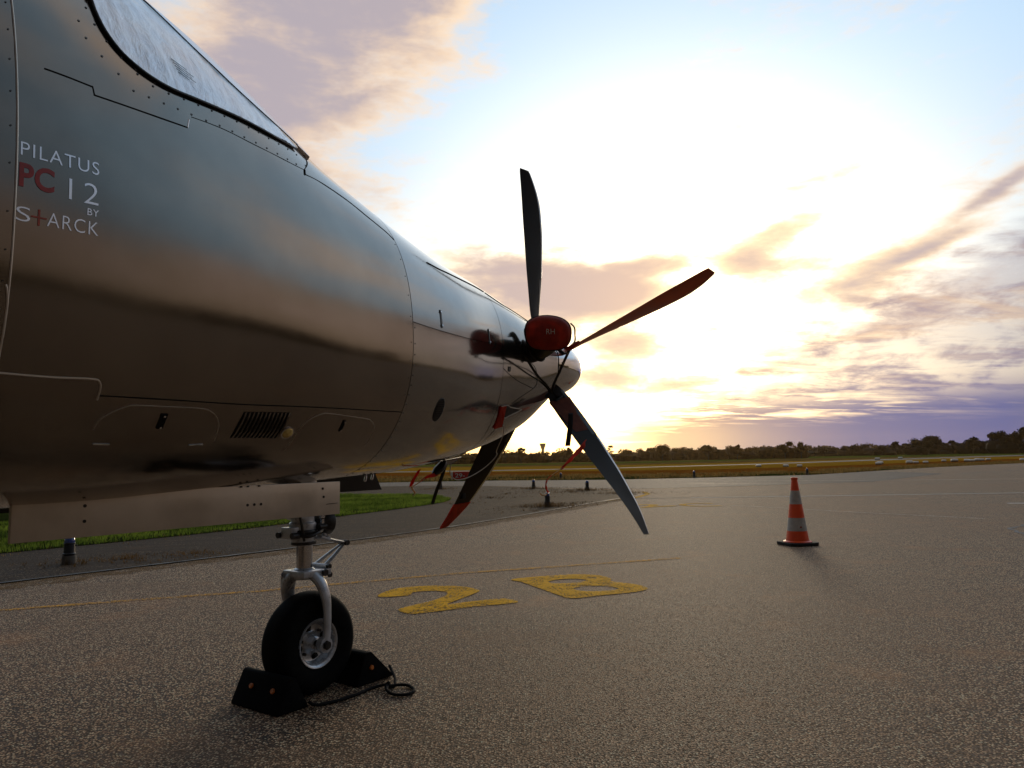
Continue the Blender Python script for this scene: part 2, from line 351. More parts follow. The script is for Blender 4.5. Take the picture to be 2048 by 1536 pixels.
# ------------------------------------------------------------------ mesh helpers
class MB:
    def __init__(s): s.v = []; s.f = []; s.mi = []
    def add(s, vs, fs, mi=0):
        o = len(s.v); s.v += [tuple(v) for v in vs]; s.f += [tuple(i+o for i in f) for f in fs]; s.mi += [mi]*len(fs); return s
    def box(s, c, d, rot=None, mi=0, taper=1.0):
        dx, dy, dz = (q/2 for q in d); vs = []
        for z in (-1, 1):
            k = taper if z > 0 else 1
            for x, y in ((-1, -1), (1, -1), (1, 1), (-1, 1)):
                p = Vector((x*dx*k, y*dy*k, z*dz))
                if rot is not None: p = rot @ p
                vs.append(Vector(c)+p)
        return s.add(vs, [(3, 2, 1, 0), (4, 5, 6, 7), (0, 1, 5, 4), (1, 2, 6, 5), (2, 3, 7, 6), (3, 0, 4, 7)], mi)
    def tube(s, pts, rad, n=12, cap=True, mi=0, flat=None):
        pts = [Vector(p) for p in pts]; rs = rad if isinstance(rad, (list, tuple)) else [rad]*len(pts)
        vs = []; up = None
        for i, p in enumerate(pts):
            t = (pts[min(i+1, len(pts)-1)]-pts[max(i-1, 0)]).normalized()
            if up is None:
                a = Vector((0, 0, 1)) if abs(t.z) < .9 else Vector((1, 0, 0))
                up = (a-t*a.dot(t)).normalized()
            else:
                up = (up-t*up.dot(t)).normalized()
            sd = t.cross(up)
            for k in range(n):
                a = 2*math.pi*k/n
                w = (flat or 1.0)
                vs.append(p+(up*math.cos(a)*w+sd*math.sin(a))*rs[i])
        fs = []
        for i in range(len(pts)-1):
            for k in range(n):
                fs.append((i*n+k, i*n+(k+1) % n, (i+1)*n+(k+1) % n, (i+1)*n+k))
        if cap: fs += [tuple(reversed(range(n))), tuple((len(pts)-1)*n+k for k in range(n))]
        return s.add(vs, fs, mi)
    def cyl(s, a, b, r, n=20, r2=None, mi=0): return s.tube([a, b], [r, r if r2 is None else r2], n, True, mi)
    def lathe(s, prof, c=(0, 0, 0), axis=None, n=32, mi=0, closed=False):
        """prof: (r, h) pairs about the axis"""
        ax = Vector(axis or (0, 0, 1)).normalized(); a = Vector((0, 0, 1)) if abs(ax.z) < .9 else Vector((1, 0, 0))
        u = (a-ax*a.dot(ax)).normalized(); w = ax.cross(u); vs = []
        for r, h in prof:
            for k in range(n):
                t = 2*math.pi*k/n; vs.append(Vector(c)+ax*h+(u*math.cos(t)+w*math.sin(t))*r)
        fs = []; m = len(prof)
        for i in range(m if closed else m-1):
            j = (i+1) % m
            for k in range(n): fs.append((i*n+k, i*n+(k+1) % n, j*n+(k+1) % n, j*n+k))
        return s.add(vs, fs, mi)
    def prism(s, poly, n, h, mi=0):
        """poly: 3-d points of a planar outline, extruded by vector n*h both sides"""
        n = Vector(n).normalized(); P = [Vector(p) for p in poly]; k = len(P)
        vs = [p+n*h/2 for p in P]+[p-n*h/2 for p in P]
        fs = [tuple(range(k)), tuple(reversed(range(k, 2*k)))]+[(i, i+k, (i+1) % k+k, (i+1) % k) for i in range(k)]
        return s.add(vs, fs, mi)
    def build(s, name, mats, parent=None, smooth=True, bevel=0.0, auto=35, fixn=True):
        me = bpy.data.meshes.new(name); me.from_pydata(s.v, [], s.f)
        for m in (mats if isinstance(mats, (list, tuple)) else [mats]): me.materials.append(m)
        if any(s.mi): me.polygons.foreach_set('material_index', s.mi)
        if fixn:
            bm = bmesh.new(); bm.from_mesh(me); bmesh.ops.recalc_face_normals(bm, faces=bm.faces)
            if bevel: bmesh.ops.bevel(bm, geom=[e for e in bm.edges if len(e.link_faces) == 2 and e.calc_face_angle(0) > R(30)], offset=bevel, segments=2, profile=.6, affect='EDGES')
            bm.to_mesh(me); bm.free()
        if smooth:
            me.polygons.foreach_set('use_smooth', [True]*len(me.polygons))
            if auto < 180: me.set_sharp_from_angle(angle=R(auto))
        me.update()
        o = bpy.data.objects.new(name, me); COL.objects.link(o)
        if parent: o.parent = parent
        return o
def islands(vs, fs):
    par = list(range(len(vs)))
    def fd(a):
        while par[a] != a: par[a] = par[par[a]]; a = par[a]
        return a
    for f in fs:
        r = fd(f[0])
        for i in f[1:]: par[fd(i)] = r
    g = {}
    for f in fs: g.setdefault(fd(f[0]), []).append(f)
    return list(g.values())
def split_build(mb, name, mats, parent=None, **k):
    out = []
    for F in islands(mb.v, mb.f):
        ids = sorted({i for f in F for i in f}); mp = {a: b for b, a in enumerate(ids)}
        m = MB(); m.add([mb.v[i] for i in ids], [tuple(mp[i] for i in f) for f in F]); out.append(m.build(name, mats, parent, **k))
    return out
def split_mesh(me, name, mat, parent):
    m = MB(); m.v = [tuple(v.co) for v in me.vertices]; m.f = [tuple(p.vertices) for p in me.polygons]
    return split_build(m, name, mat, parent, smooth=False, fixn=False)
def tag(o, label=None, cat=None, group=None, kind=None):
    for k, v in (('label', label), ('category', cat), ('group', group), ('kind', kind)):
        if v: o[k] = v
    return o
def empty(name, loc=(0, 0, 0), rz=0.0, parent=None):
    o = bpy.data.objects.new(name, None); COL.objects.link(o); o.location = loc; o.rotation_euler = (0, 0, rz); o.empty_display_size = .1
    if parent: o.parent = parent
    return o
def copy_tree(o, parent=None):
    c = o.copy(); COL.objects.link(c); c.parent = parent
    for ch in list(o.children): copy_tree(ch, c)
    return c
def smooth_closed(P, n=6):
    out = []; k = len(P)
    for i in range(k):
        a, b, c, d = (Vector(P[(i+j) % k]) for j in (-1, 0, 1, 2))
        for q in range(n):
            t = q/n; out.append(.5*((2*b)+(c-a)*t+(2*a-5*b+4*c-d)*t*t+(3*b-a-3*c+d)*t**3))
    return out
def smooth_open(P, n=6):
    P = [Vector(p) for p in P]; out = []
    for i in range(len(P)-1):
        a = P[max(i-1, 0)]; b = P[i]; c = P[i+1]; d = P[min(i+2, len(P)-1)]
        for q in range(n):
            t = q/n; out.append(.5*((2*b)+(c-a)*t+(2*a-5*b+4*c-d)*t*t+(3*b-a-3*c+d)*t**3))
    out.append(P[-1]); return out
def fill_polys(loops, z, name, mat, parent=None):
    """flat sheet from outer loop + holes, triangulated"""
    from mathutils.geometry import tessellate_polygon
    vs = [Vector((p[0], p[1], z)) for L in loops for p in L]
    tris = tessellate_polygon([[Vector((p[0], p[1], 0)) for p in L] for L in loops])
    me = bpy.data.meshes.new(name); me.from_pydata(vs, [], [tuple(t) for t in tris])
    bm = bmesh.new(); bm.from_mesh(me); bmesh.ops.recalc_face_normals(bm, faces=bm.faces)
    for f in bm.faces:
        if f.normal.z < 0: f.normal_flip()
    bm.to_mesh(me); bm.free(); me.materials.append(mat)
    o = bpy.data.objects.new(name, me); COL.objects.link(o)
    if parent: o.parent = parent
    return o
def strip(P, w, z, name, mat, wob=0.0):
    P = [Vector((p[0], p[1], 0)) for p in P]; vs = []; fs = []
    for i, p in enumerate(P):
        t = (P[min(i+1, len(P)-1)]-P[max(i-1, 0)]).normalized(); n = Vector((-t.y, t.x, 0))
        ww = w*(1+random.uniform(-wob, wob)); off = n*random.uniform(-wob, wob)*w*.5
        vs += [p+n*ww/2+off+Vector((0, 0, z)), p-n*ww/2+off+Vector((0, 0, z))]
    for i in range(len(P)-1): fs.append((2*i, 2*i+1, 2*i+3, 2*i+2))
    me = bpy.data.meshes.new(name); me.from_pydata(vs, [], fs); me.materials.append(mat)
    bm = bmesh.new(); bm.from_mesh(me)
    for f in bm.faces:
        if f.normal.z < 0: f.normal_flip()
    bm.to_mesh(me); bm.free()
    o = bpy.data.objects.new(name, me); COL.objects.link(o); return o
def resample(P, step):
    P = [Vector(p) for p in P]; out = [P[0].copy()]
    for a, b in zip(P, P[1:]):
        n = max(1, int((b-a).length/step))
        for k in range(1, n+1): out.append(a.lerp(b, k/n))
    return out
# ------------------------------------------------------------------ ground and far setting
def terr(r): return -(max(0.0, min(r, 600.0)-45.0))*.003
def build_ground():
    vs = [(0, 0, -.004)]; fs = []; rad = [3, 8, 15, 25, 35, 45, 60, 80, 110, 150, 200, 300, 450, 600, 900, 1500, 3000]; n = 72
    for r in rad:
        for k in range(n):
            a = 2*math.pi*k/n; vs.append((r*math.sin(a), r*math.cos(a), terr(r)-.004))
    for k in range(n): fs.append((0, 1+(k+1) % n, 1+k))
    for i in range(len(rad)-1):
        for k in range(n):
            a = 1+i*n; b = a+n; fs.append((a+k, a+(k+1) % n, b+(k+1) % n, b+k))
    m = MB(); m.add(vs, fs); o = m.build('ground', M['dry'], smooth=False)
    tag(o, kind='structure')
build_ground()
def draped(poly, name, mat, dz, cell=6.0):
    """sheet following the terrain: triangulate then subdivide"""
    o = fill_polys([poly], 0, name, mat); bm = bmesh.new(); bm.from_mesh(o.data)
    for _ in range(7):
        es = [e for e in bm.edges if e.calc_length() > cell]
        if not es: break
        bmesh.ops.subdivide_edges(bm, edges=es, cuts=1, use_grid_fill=True)
        bmesh.ops.triangulate(bm, faces=[f for f in bm.faces if len(f.verts) > 3])
        if len(bm.verts) > 40000: break
    for v in bm.verts: v.co.z = terr(v.co.xy.length)+dz
    bm.to_mesh(o.data); bm.free(); tag(o, kind='structure'); return o
# concrete-flat apron reaching out to the far edge of the taxiway
ap = [(-60, 34.6), (-5.6, 34.6), (-.6, 34.5), (3.8, 32.8), (8.4, 33.2), (13.4, 34.4), (18.6, 39.2), (25.4, 45.4), (35.6, 53.0), (50, 63.6), (52, 40), (48, -60), (-60, -60)]
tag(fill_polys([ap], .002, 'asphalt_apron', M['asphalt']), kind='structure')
tag(fill_polys([[(-60, 28.9), (-4.8, 29.4), (-2.4, 28.9), (-.5, 27.7), (.9, 26.0), (2.3, 24.3), (4.0, 23.5), (7, 24), (12, 25.5), (18.6, 33), (18.4, 38.9), (13.4, 34.2), (8.4, 33.0), (3.8, 32.6), (-.6, 34.3), (-5.6, 34.4), (-60, 34.4)]], .006, 'taxiway', M['taxi']), kind='structure')
isl = smooth_closed([(p[0], p[1], 0) for p in [(-4.54, 6.79), (-4.2, 7.2), (-3.57, 7.98), (-2.79, 8.9), (-1.69, 10.42), (-.88, 11.67), (.17, 13.61), (1.69, 16.68), (2.7, 18.58), (3.22, 20.13), (3.37, 21.52), (3.08, 22.61), (2.27, 23.66), (.9, 25.43), (-.5, 27.4), (-2.41, 28.79), (-4.78, 29.42), (-20, 29.4), (-45, 29), (-45, -20), (-18, -10), (-9, .5)]], 5)
isl = [(p.x+random.uniform(-.02, .02), p.y+random.uniform(-.02, .02)) for p in isl]
tag(fill_polys([isl], .010, 'tarmac_shoulder', M['tar']), kind='structure')
edge = resample([Vector((p[0], p[1], 0)) for p in [(-9, .5), (-4.54, 6.79), (-3.57, 7.98), (-2.79, 8.9), (-1.69, 10.42), (-.88, 11.67), (.17, 13.61), (1.69, 16.68), (2.7, 18.58)]], .12)
tag(strip(edge, .045, .0145, 'edge_joint', M['crack'], .5), kind='structure')
mo = [p+Vector((.16, -.13, 0)) for p in edge]
tag(strip(mo, .34, .0145-.008, 'mossy_edge', M['moss'], .3), kind='structure')
gp = [(-9.5, 4.6), (-6.08, 9.07), (-5.14, 10.3), (-4.35, 11.46), (-3.89, 12.3), (-3.2, 14.05), (-2.8, 14.92), (-2.27, 16.12), (-1.75, 17.6), (-1.6, 18.6), (-1.75, 20.0), (-2.72, 22.0), (-4.33, 22.6), (-9, 23.4), (-30, 24), (-30, -8), (-16, -3)]
gps = smooth_closed([(a, b, 0) for a, b in gp], 4)
tag(fill_polys([[(p.x, p.y) for p in gps]], .016, 'grass_bed', M['turf']), kind='structure')
# field bands beyond the taxiway
draped([(-80, 34.7), (-5.6, 34.8), (-.6, 34.7), (3.8, 33.0), (8.4, 33.4), (13.4, 34.6), (18.6, 39.4), (25.4, 45.6), (35.6, 53.4), (70, 78.4), (72, 86), (46, 68), (30, 54.3), (21.5, 45.5), (15.4, 40.5), (9.6, 37.6), (4.6, 38.6), (-.8, 41.4), (-7.2, 43.2), (-80, 50)], 'dark_grass_verge', M['greenstrip'], .004)
draped([(-80, 50), (-7.2, 43.2), (-.8, 41.4), (4.6, 38.6), (9.6, 37.6), (15.4, 40.5), (21.5, 45.5), (30, 54.3), (46, 68), (72, 86), (72, 99), (60.7, 90.4), (41.8, 75.0), (29.3, 62.5), (21.4, 55.5), (12.8, 51), (6.2, 53.6), (-1, 57), (-10, 61), (-80, 75)], 'rusty_grass_strip', M['orangegrass'], .004)
draped([(-80, 75), (-10, 61), (-1, 57), (6.2, 53.6), (12.8, 51), (21.4, 55.5), (29.3, 62.5), (41.8, 75.0), (60.7, 90.4), (90, 120), (60, 125), (30, 100), (8, 92), (-10, 105), (-80, 130)], 'golden_grass_strip', M['goldgrass'], .006)
draped([(-140, 92), (-1.2, 62.0), (7.2, 64.0), (24.6, 75.0), (60, 108), (120, 165), (112, 170), (56, 116), (26.5, 82.0), (7.6, 68.0), (-1.2, 67.5), (-140, 104)], 'runway', M['taxi'], .012)
draped([(-260, 250), (-60, 165), (-3, 120), (20, 118), (40, 135), (60, 170), (40, 175), (-3, 160), (-54, 260)], 'far_pasture', M['pasture'], .01)
def hill():
    m = MB(); n = 24; vs = []; fs = []
    for i in range(n+1):
        az = R(17+i*(36.5-17)/n)
        for r, z in ((195, terr(195)), (240, terr(240)+.05), (300, -.35), (380, .10), (460, .05)):
            vs.append((r*math.sin(az), r*math.cos(az), z))
    for i in range(n):
        for j in range(4): a = i*5+j; fs.append((a, a+5, a+6, a+1))
    m.add(vs, fs); tag(m.build('pasture_slope', M['pasture']), kind='structure')
hill()
# ------------------------------------------------------------------ vegetation
def in_poly(x, y, P):
    c = False; j = len(P)-1
    for i in range(len(P)):
        if (P[i][1] > y) != (P[j][1] > y) and x < (P[j][0]-P[i][0])*(y-P[i][1])/(P[j][1]-P[i][1])+P[i][0]: c = not c
        j = i
    return c
def blades(m, x, y, z, h, w, n, spread, lean=.35):
    for _ in range(n):
        a = random.uniform(0, 2*math.pi); px = x+random.gauss(0, spread); py = y+random.gauss(0, spread)
        hh = h*random.uniform(.45, 1.2); lx = math.cos(a)*lean*hh*random.random(); ly = math.sin(a)*lean*hh*random.random()
        b = random.uniform(0, math.pi); wx = math.cos(b)*w*.5; wy = math.sin(b)*w*.5
        m.add([(px-wx, py-wy, z), (px+wx, py+wy, z), (px+lx, py+ly, z+hh)], [(0, 1, 2)])
def scatter(name, poly, count, h, w, mat, z=.016, spread=.04, per=3, bbox=None, follow=False, clump=None):
    xs = [p[0] for p in poly]; ys = [p[1] for p in poly]; bb = bbox or (min(xs), max(xs), min(ys), max(ys)); m = MB(); k = 0; tries = 0
    while k < count and tries < count*12:
        tries += 1; x = random.uniform(bb[0], bb[1]); y = random.uniform(bb[2], bb[3])
        if not in_poly(x, y, poly): continue
        if clump is not None and mnoise.noise(Vector((x*clump, y*clump, 3.1)))+random.uniform(-.3, .3) < 0: continue
        blades(m, x, y, (terr(math.hypot(x, y)) if follow else 0)+z, h*(.7+.5*mnoise.noise(Vector((x*.9, y*.9, 0)))), w, per, spread); k += 1
    return tag(m.build(name, mat, smooth=False, fixn=False), kind='stuff')
gpoly = [(p.x, p.y) for p in gps]
scatter('grass', gpoly, 26000, .075, .012, M['grass'], bbox=(-9.5, -1.4, 5, 24))
scatter('dry_grass_fringe', [(p[0]+.28*math.copysign(1, p[0]+30), p[1]-.25) for p in gp], 1400, .045, .008, M['drygrass'], z=.012, bbox=(-9, -1.2, 5, 24), clump=1.3)
verge = [(-30, 34.9), (-5.6, 34.8), (-.6, 34.7), (3.8, 33.0), (8.4, 33.4), (13.4, 34.6), (18.6, 39.4), (25.4, 45.6), (35.6, 53.4), (50, 64), (48, 70), (30, 56), (15.4, 42), (9.6, 40), (-7.2, 46), (-30, 50)]
scatter('rough_grass', verge, 9000, .16, .05, M['drygrass'], z=0, spread=.15, per=3, follow=True, clump=.35)
def weedpatch(name, spots, label=None):
    m = MB()
    for x, y, n, sp, h in spots:
        for _ in range(n):
            a = random.uniform(0, 6.28); r = abs(random.gauss(0, sp)); blades(m, x+math.cos(a)*r*1.6, y+math.sin(a)*r, .010, h*math.exp(-r/sp*.6), .007, 3, .02, .9)
    return tag(m.build(name, M['weed'], smooth=False, fixn=False), kind='stuff')
weedpatch('withered_weeds', [(.72, 15.75, 260, .35, .14), (1.3, 16.6, 110, .5, .06), (.2, 14.6, 60, .5, .05), (.64, 24.7, 200, .6, .10), (2.2, 22.9, 240, .6, .11), (2.9, 20.6, 200, .5, .10), (1.6, 21.8, 160, .9, .07),
                             (-2.47, 25.7, 160, .6, .10), (-4.65, 8.0, 60, .25, .08), (-4.2, 8.35, 110, .30, .06), (-3.6, 8.7, 90, .28, .05), (-.6, 19.5, 160, .7, .06), (-1.2, 17.4, 60, .3, .07), (-.2, 21.5, 110, 1.2, .05), (-1.5, 23.5, 110, 1.0, .06)])
def leaf_cloud(m, c, rad, n, size, rng, squash=1.0):
    for _ in range(n):
        u = Vector((rng.gauss(0, 1), rng.gauss(0, 1), rng.gauss(0, 1))).normalized()*(rng.random()**.35)
        p = Vector(c)+Vector((u.x*rad[0], u.y*rad[1], u.z*rad[2]*squash))
        nrm = (u+Vector((rng.uniform(-.7, .7), rng.uniform(-.7, .7), rng.uniform(-.7, .7)))).normalized()
        a = nrm.orthogonal().normalized(); b = nrm.cross(a); s = size*rng.uniform(.5, 1.3); t = rng.uniform(0, 6.28)
        e1 = a*math.cos(t)+b*math.sin(t); e2 = -a*math.sin(t)+b*math.cos(t)
        m.add([p-e1*s*.5, p+e2*s*.55, p+e1*s*.5, p-e2*s*.35], [(0, 1, 2, 3)])
def lump(m, c, rad, rng, n=8):
    vs = []; fs = []; k = n
    for i in range(1, k):
        th = math.pi*i/k
        for j in range(k):
            ph = 2*math.pi*j/k; q = 1+rng.uniform(-.18, .18)
            vs.append((c[0]+rad[0]*math.sin(th)*math.cos(ph)*q, c[1]+rad[1]*math.sin(th)*math.sin(ph)*q, c[2]+rad[2]*math.cos(th)*q))
    for i in range(k-2):
        for j in range(k): fs.append((i*k+j, i*k+(j+1) % k, (i+1)*k+(j+1) % k, (i+1)*k+j))
    fs.append(tuple(range(k))); fs.append(tuple((k-2)*k+j for j in range(k))); m.add(vs, fs)
def make_tree(name, h, w, seed, style, mat):
    rng = random.Random(seed); root = empty(name)
    t = MB(); th = h*(.35 if style != 'spindly' else .7)
    t.tube([(0, 0, -.3), (.03*h, .01*h, th*.5), (.01*h, -.02*h, th)], [h*.035, h*.027, h*.016], 7)
    for k in range(6):
        a = rng.uniform(0, 6.28); z0 = th*rng.uniform(.55, 1); L = w*rng.uniform(.25, .42)
        t.tube([(0, 0, z0), (math.cos(a)*L*.6, math.sin(a)*L*.6, z0+L*.5), (math.cos(a)*L, math.sin(a)*L, z0+L*.95)], [h*.012, h*.008, h*.003], 5)
    t.build('trunk', M['bark'], root)
    c = MB(); lumps = {'round': 9, 'broad': 12, 'spindly': 6, 'ragged': 9}[style]
    for k in range(lumps):
        a = rng.uniform(0, 6.28)
        if style == 'round': r = w*.5*rng.uniform(0, .55); z = h*rng.uniform(.45, .80); rr = w*rng.uniform(.20, .30); sq = .8
        elif style == 'broad': r = w*.5*rng.uniform(.1, .8); z = h*rng.uniform(.35, .82); rr = w*rng.uniform(.13, .22); sq = .7
        elif style == 'ragged': r = w*.5*rng.uniform(.1, .7); z = h*rng.uniform(.4, .92); rr = w*rng.uniform(.10, .18); sq = .9
        else: r = w*.5*rng.uniform(.1, .75); z = h*rng.uniform(.5, .95); rr = w*rng.uniform(.07, .13); sq = .6
        leaf_cloud(c, (math.cos(a)*r, math.sin(a)*r, z), (rr, rr, rr*sq), 90 if style != 'spindly' else 40, h*.055+.08, rng)
        if style in ('round', 'broad'): lump(c, (math.cos(a)*r, math.sin(a)*r, z), (rr*.62, rr*.62, rr*.5), rng, 6)
    c.build('crown', mat, root, smooth=False, fixn=False)
    return root
def azpos(az, r): return (r*math.sin(R(az)), r*math.cos(R(az)))
PX = lambda x: math.degrees(math.atan((x-1024)/1512.1))   # azimuth (deg) of a bearing measured on the horizon
# bearings: (azimuth, distance, height, width, style, material, label)
T_ = [
 (1320, 185, 4.1, 4.8, 'round', 'foliage', 'rounded brown tree standing above the hedge line left of the cone'),
 (1216, 180, 4.6, 3.0, 'spindly', 'foliage', 'thin spindly treetop just right of the pale propeller blade'),
 (1040, 185, 4.3, 3.4, 'ragged', 'foliage', 'ragged sunlit tree left of the water tower'),
 (985, 190, 3.9, 4.2, 'ragged', 'foliage', 'hazy golden tree farthest left under the nose'),
 (1136, 188, 3.6, 3.8, 'ragged', 'foliage', 'low ragged tree right of the water tower'),
 (1412, 186, 3.9, 3.4, 'ragged', 'foliage', 'slim ragged tree on the hedge line between rounded tree and cone'),
 (1470, 188, 4.0, 3.4, 'ragged', 'foliage', 'pointed bushy tree left of the cone tip'),
 (1566, 195, 4.5, 5.6, 'broad', 'foliage', 'broad flat topped tree directly above the cone'),
 (1597, 200, 4.6, 2.4, 'round', 'foliage', 'small tree right beside the broad tree above the cone'),
 (1785, 255, 6.0, 3.2, 'round', 'foliage2', 'small round tree where the dark wood begins on the right'),
 (1851, 262, 7.2, 10.0, 'broad', 'foliage2', 'wide domed dark tree in the middle of the right wood'),
 (1940, 265, 7.0, 5.0, 'broad', 'foliage2', 'dark tree before the taller group at the right edge'),
 (1990, 268, 9.2, 5.5, 'round', 'foliage2', 'tall round crowned dark tree near the right edge'),
 (2030, 268, 10.4, 9.0, 'broad', 'foliage2', 'tallest dark tree at the right edge of the view'),
 (1835, 262, 3.4, 4.2, 'round', 'foliage2', 'round dark bush standing alone at the edge of the green pasture'),
]
for i, (px_, r, h, w, st, mt, lab) in enumerate(T_):
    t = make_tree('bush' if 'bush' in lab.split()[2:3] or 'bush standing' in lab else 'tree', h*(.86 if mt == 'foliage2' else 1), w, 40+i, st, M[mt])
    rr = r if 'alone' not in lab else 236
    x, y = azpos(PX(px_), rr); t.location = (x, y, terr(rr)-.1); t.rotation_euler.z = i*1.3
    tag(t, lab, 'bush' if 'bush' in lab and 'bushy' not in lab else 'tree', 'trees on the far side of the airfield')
def wood(name, a0, a1, dist, prof, mat, n, size, depth, seed, lumps=True):
    """continuous far woodland: prof(az) gives height"""
    rng = random.Random(seed); m = MB()
    L = math.radians(abs(a1-a0))*dist
    k = int(L/(2.0*(dist/190)))
    for i in range(k):
        az = a0+(a1-a0)*(i+rng.random())/k; r = dist+rng.uniform(0, depth); h = prof(az)*rng.uniform(.70, 1.0)*(r/dist)
        x, y = azpos(az, r); z = terr(r); w = rng.uniform(1.9, 3.0)*(dist/190)
        lump(m, (x, y, z+h*.30), (w*1.1, w*1.1, h*.46), rng, 6)
        cnt = int(n/k)
        for q in range(4):
            rr = w*rng.uniform(.35, .62)
            leaf_cloud(m, (x+rng.uniform(-w, w)*.7, y+rng.uniform(-w, w)*.6, z+h*rng.uniform(.35, .86)), (rr, rr, rr*.62), cnt//4, size, rng)
    return tag(m.build(name, mat, smooth=False, fixn=False), kind='stuff')
def prof_l(az): return 3.55+.55*mnoise.noise(Vector((az*.9, 0, 0)))+.35*mnoise.noise(Vector((az*3.1, 5, 0)))
def prof_r(az):
    b = 3.3+max(0, az-24)*.27
    return b+.6*mnoise.noise(Vector((az*.8, 2, 0)))+.4*mnoise.noise(Vector((az*2.7, 7, 0)))
wood('woodland', -34, 21, 192, prof_l, M['foliage'], 42000, .42, 26, 3)
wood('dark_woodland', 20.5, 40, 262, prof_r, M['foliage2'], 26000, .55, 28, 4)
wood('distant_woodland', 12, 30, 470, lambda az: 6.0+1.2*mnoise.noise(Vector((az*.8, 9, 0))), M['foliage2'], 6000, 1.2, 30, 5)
# woods behind the camera: what the polished skin mirrors
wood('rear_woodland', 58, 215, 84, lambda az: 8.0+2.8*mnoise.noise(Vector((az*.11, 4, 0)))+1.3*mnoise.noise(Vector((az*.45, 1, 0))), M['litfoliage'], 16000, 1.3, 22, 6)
# ------------------------------------------------------------------ water tower
tw = empty('water_tower', (*azpos(PX(1083), 800), terr(800))); tag(tw, 'mushroom shaped water tower rising behind the hazy left trees', 'water tower')
m = MB(); m.lathe([(0, 0), (1.7, 0), (1.45, 8), (1.5, 11), (0, 11)], n=20); m.build('shaft', M['concrete'], tw)
m = MB(); m.lathe([(1.5, 10.5), (2.1, 12.2), (2.9, 14.5), (3.1, 15.8), (0, 15.8)], n=24); m.build('tank', M['concrete'], tw)
m = MB(); m.lathe([(3.1, 15.7), (3.35, 15.9), (3.35, 16.5), (2.4, 16.9), (0, 17.0)], n=24); m.build('rim', M['concrete'], tw)
# ------------------------------------------------------------------ painted markings
def mark(loops, name, mat, z=.0065):
    return tag(fill_polys([[(p.x, p.y) for p in smooth_closed([(a, b, 0) for a, b in L], 4)] for L in loops], z, name, mat), kind='structure')
two = [(-1.03, 5.82), (-1.03, 6.01), (-.93, 6.2), (-.69, 6.28), (-.44, 6.22), (-.29, 6.04), (-.31, 5.90), (-.44, 5.60), (-.48, 5.48), (-.30, 5.58), (-.09, 5.66), (.01, 5.5), (-.28, 5.38), (-.60, 5.20), (-.72, 5.18), (-.81, 5.32), (-.74, 5.45), (-.59, 5.66), (-.52, 5.92), (-.64, 6.04), (-.79, 5.99), (-.82, 5.85)]
B = [(-.03, 6.54), (.31, 6.70), (.55, 6.74), (.73, 6.65), (.80, 6.46), (.79, 6.33), (.96, 6.17), (1.02, 5.97), (.90, 5.83), (.62, 5.71), (.40, 5.62), (.31, 5.78), (.17, 6.10), (.05, 6.38)]
Bh1 = [(.27, 6.37), (.37, 6.48), (.49, 6.50), (.59, 6.42), (.50, 6.31), (.33, 6.28)]
Bh2 = [(.45, 6.03), (.57, 6.13), (.71, 6.11), (.80, 5.99), (.71, 5.91), (.53, 5.90)]
mark([two], 'yellow_stand_marking', M['yellow']); mark([B, Bh1, Bh2], 'yellow_stand_marking', M['yellow'])
ox, oy = 3.40, 9.85
mark([[(2.0+a*.95+1.25, b*.9+10.35) for a, b in two]], 'yellow_stand_marking', M['yellow'])
arc = [Vector((3.85+.42*math.cos(t), 15.55+.42*math.sin(t)*1.1, 0)) for t in [R(q) for q in range(50, 320, 15)]]
tag(strip(arc, .14, .0065, 'yellow_stand_marking', M['yellow']), kind='structure')
def line(P, w, mat, name, z=.0065, wob=.08, step=.25):
    return tag(strip(resample([Vector((a, b, 0)) for a, b in P], step), w, z, name, mat, wob), kind='structure')
line([(-9, 3.4), (-3.71, 5.56), (-3.0, 5.83), (-2.39, 6.06), (-1.98, 6.2), (-1.24, 6.58), (-.42, 6.96), (.45, 7.25), (.93, 7.42), (1.64, 7.67)], .085, M['yellowfaint'], 'faded_orange_line')
line([(1.4, 17.1), (2.45, 17.75), (3.05, 18.8), (3.55, 20.2), (3.65, 21.5)], .14, M['yellow'], 'yellow_edge_line')
line([(2.75, 19.0), (3.1, 18.25), (4.2, 18.2)], .10, M['yellowfaint'], 'yellow_edge_line')
line([(3.05, 18.24), (6.69, 17.89), (11.79, 17.67), (22, 17.2)], .11, M['whitepaint'], 'white_line', step=.6)
line([(9.29, 14.41), (14, 13.2)], .14, M['whitepaint'], 'white_line', step=.6)
line([(6.2, 29.9), (8.4, 28.3), (10.6, 27.29), (13.5, 26.3), (20, 25)], .16, M['whitefaint'], 'white_line', z=.0105, step=.6)
line([(4.3, 15.2), (4.84, 14.49), (5.86, 12.81), (6.96, 11.33)], .05, M['whitefaint'], 'white_line', step=.4)
def crack(P, w):
    P = resample([Vector((a, b, 0)) for a, b in P], .15)
    P = [p+Vector((random.gauss(0, .02), random.gauss(0, .02), 0)) for p in P]
    return tag(strip(P, w, .0062, 'bitumen_crack', M['crack'], .7), kind='structure')
crack([(8.3, 18.6), (10.5, 18.2), (12.2, 16.8)], .05); crack([(14, 30), (18, 31.5), (24, 36)], .10)
crack([(9.4, 13.7), (8.1, 11.4), (6.4, 9.9), (5.9, 8.8)], .04); crack([(6, 27), (12, 23.5), (20, 22.8)], .06); crack([(12, 21), (20, 19.6)], .05)
# ------------------------------------------------------------------ the aircraft
PHI = math.atan2(.58769819, .80908024)
HX, HY = .13515514, 4.97246433
AIR = empty('turboprop_airplane', (HX, HY, 0), -PHI)
tag(AIR, 'silver single engine turboprop airplane with feathered five blade propeller and red exhaust cover', 'airplane')
def L(t, s, z): return Vector((s, -t, z))          # aircraft frame: t aft of the propeller, s to starboard, z up
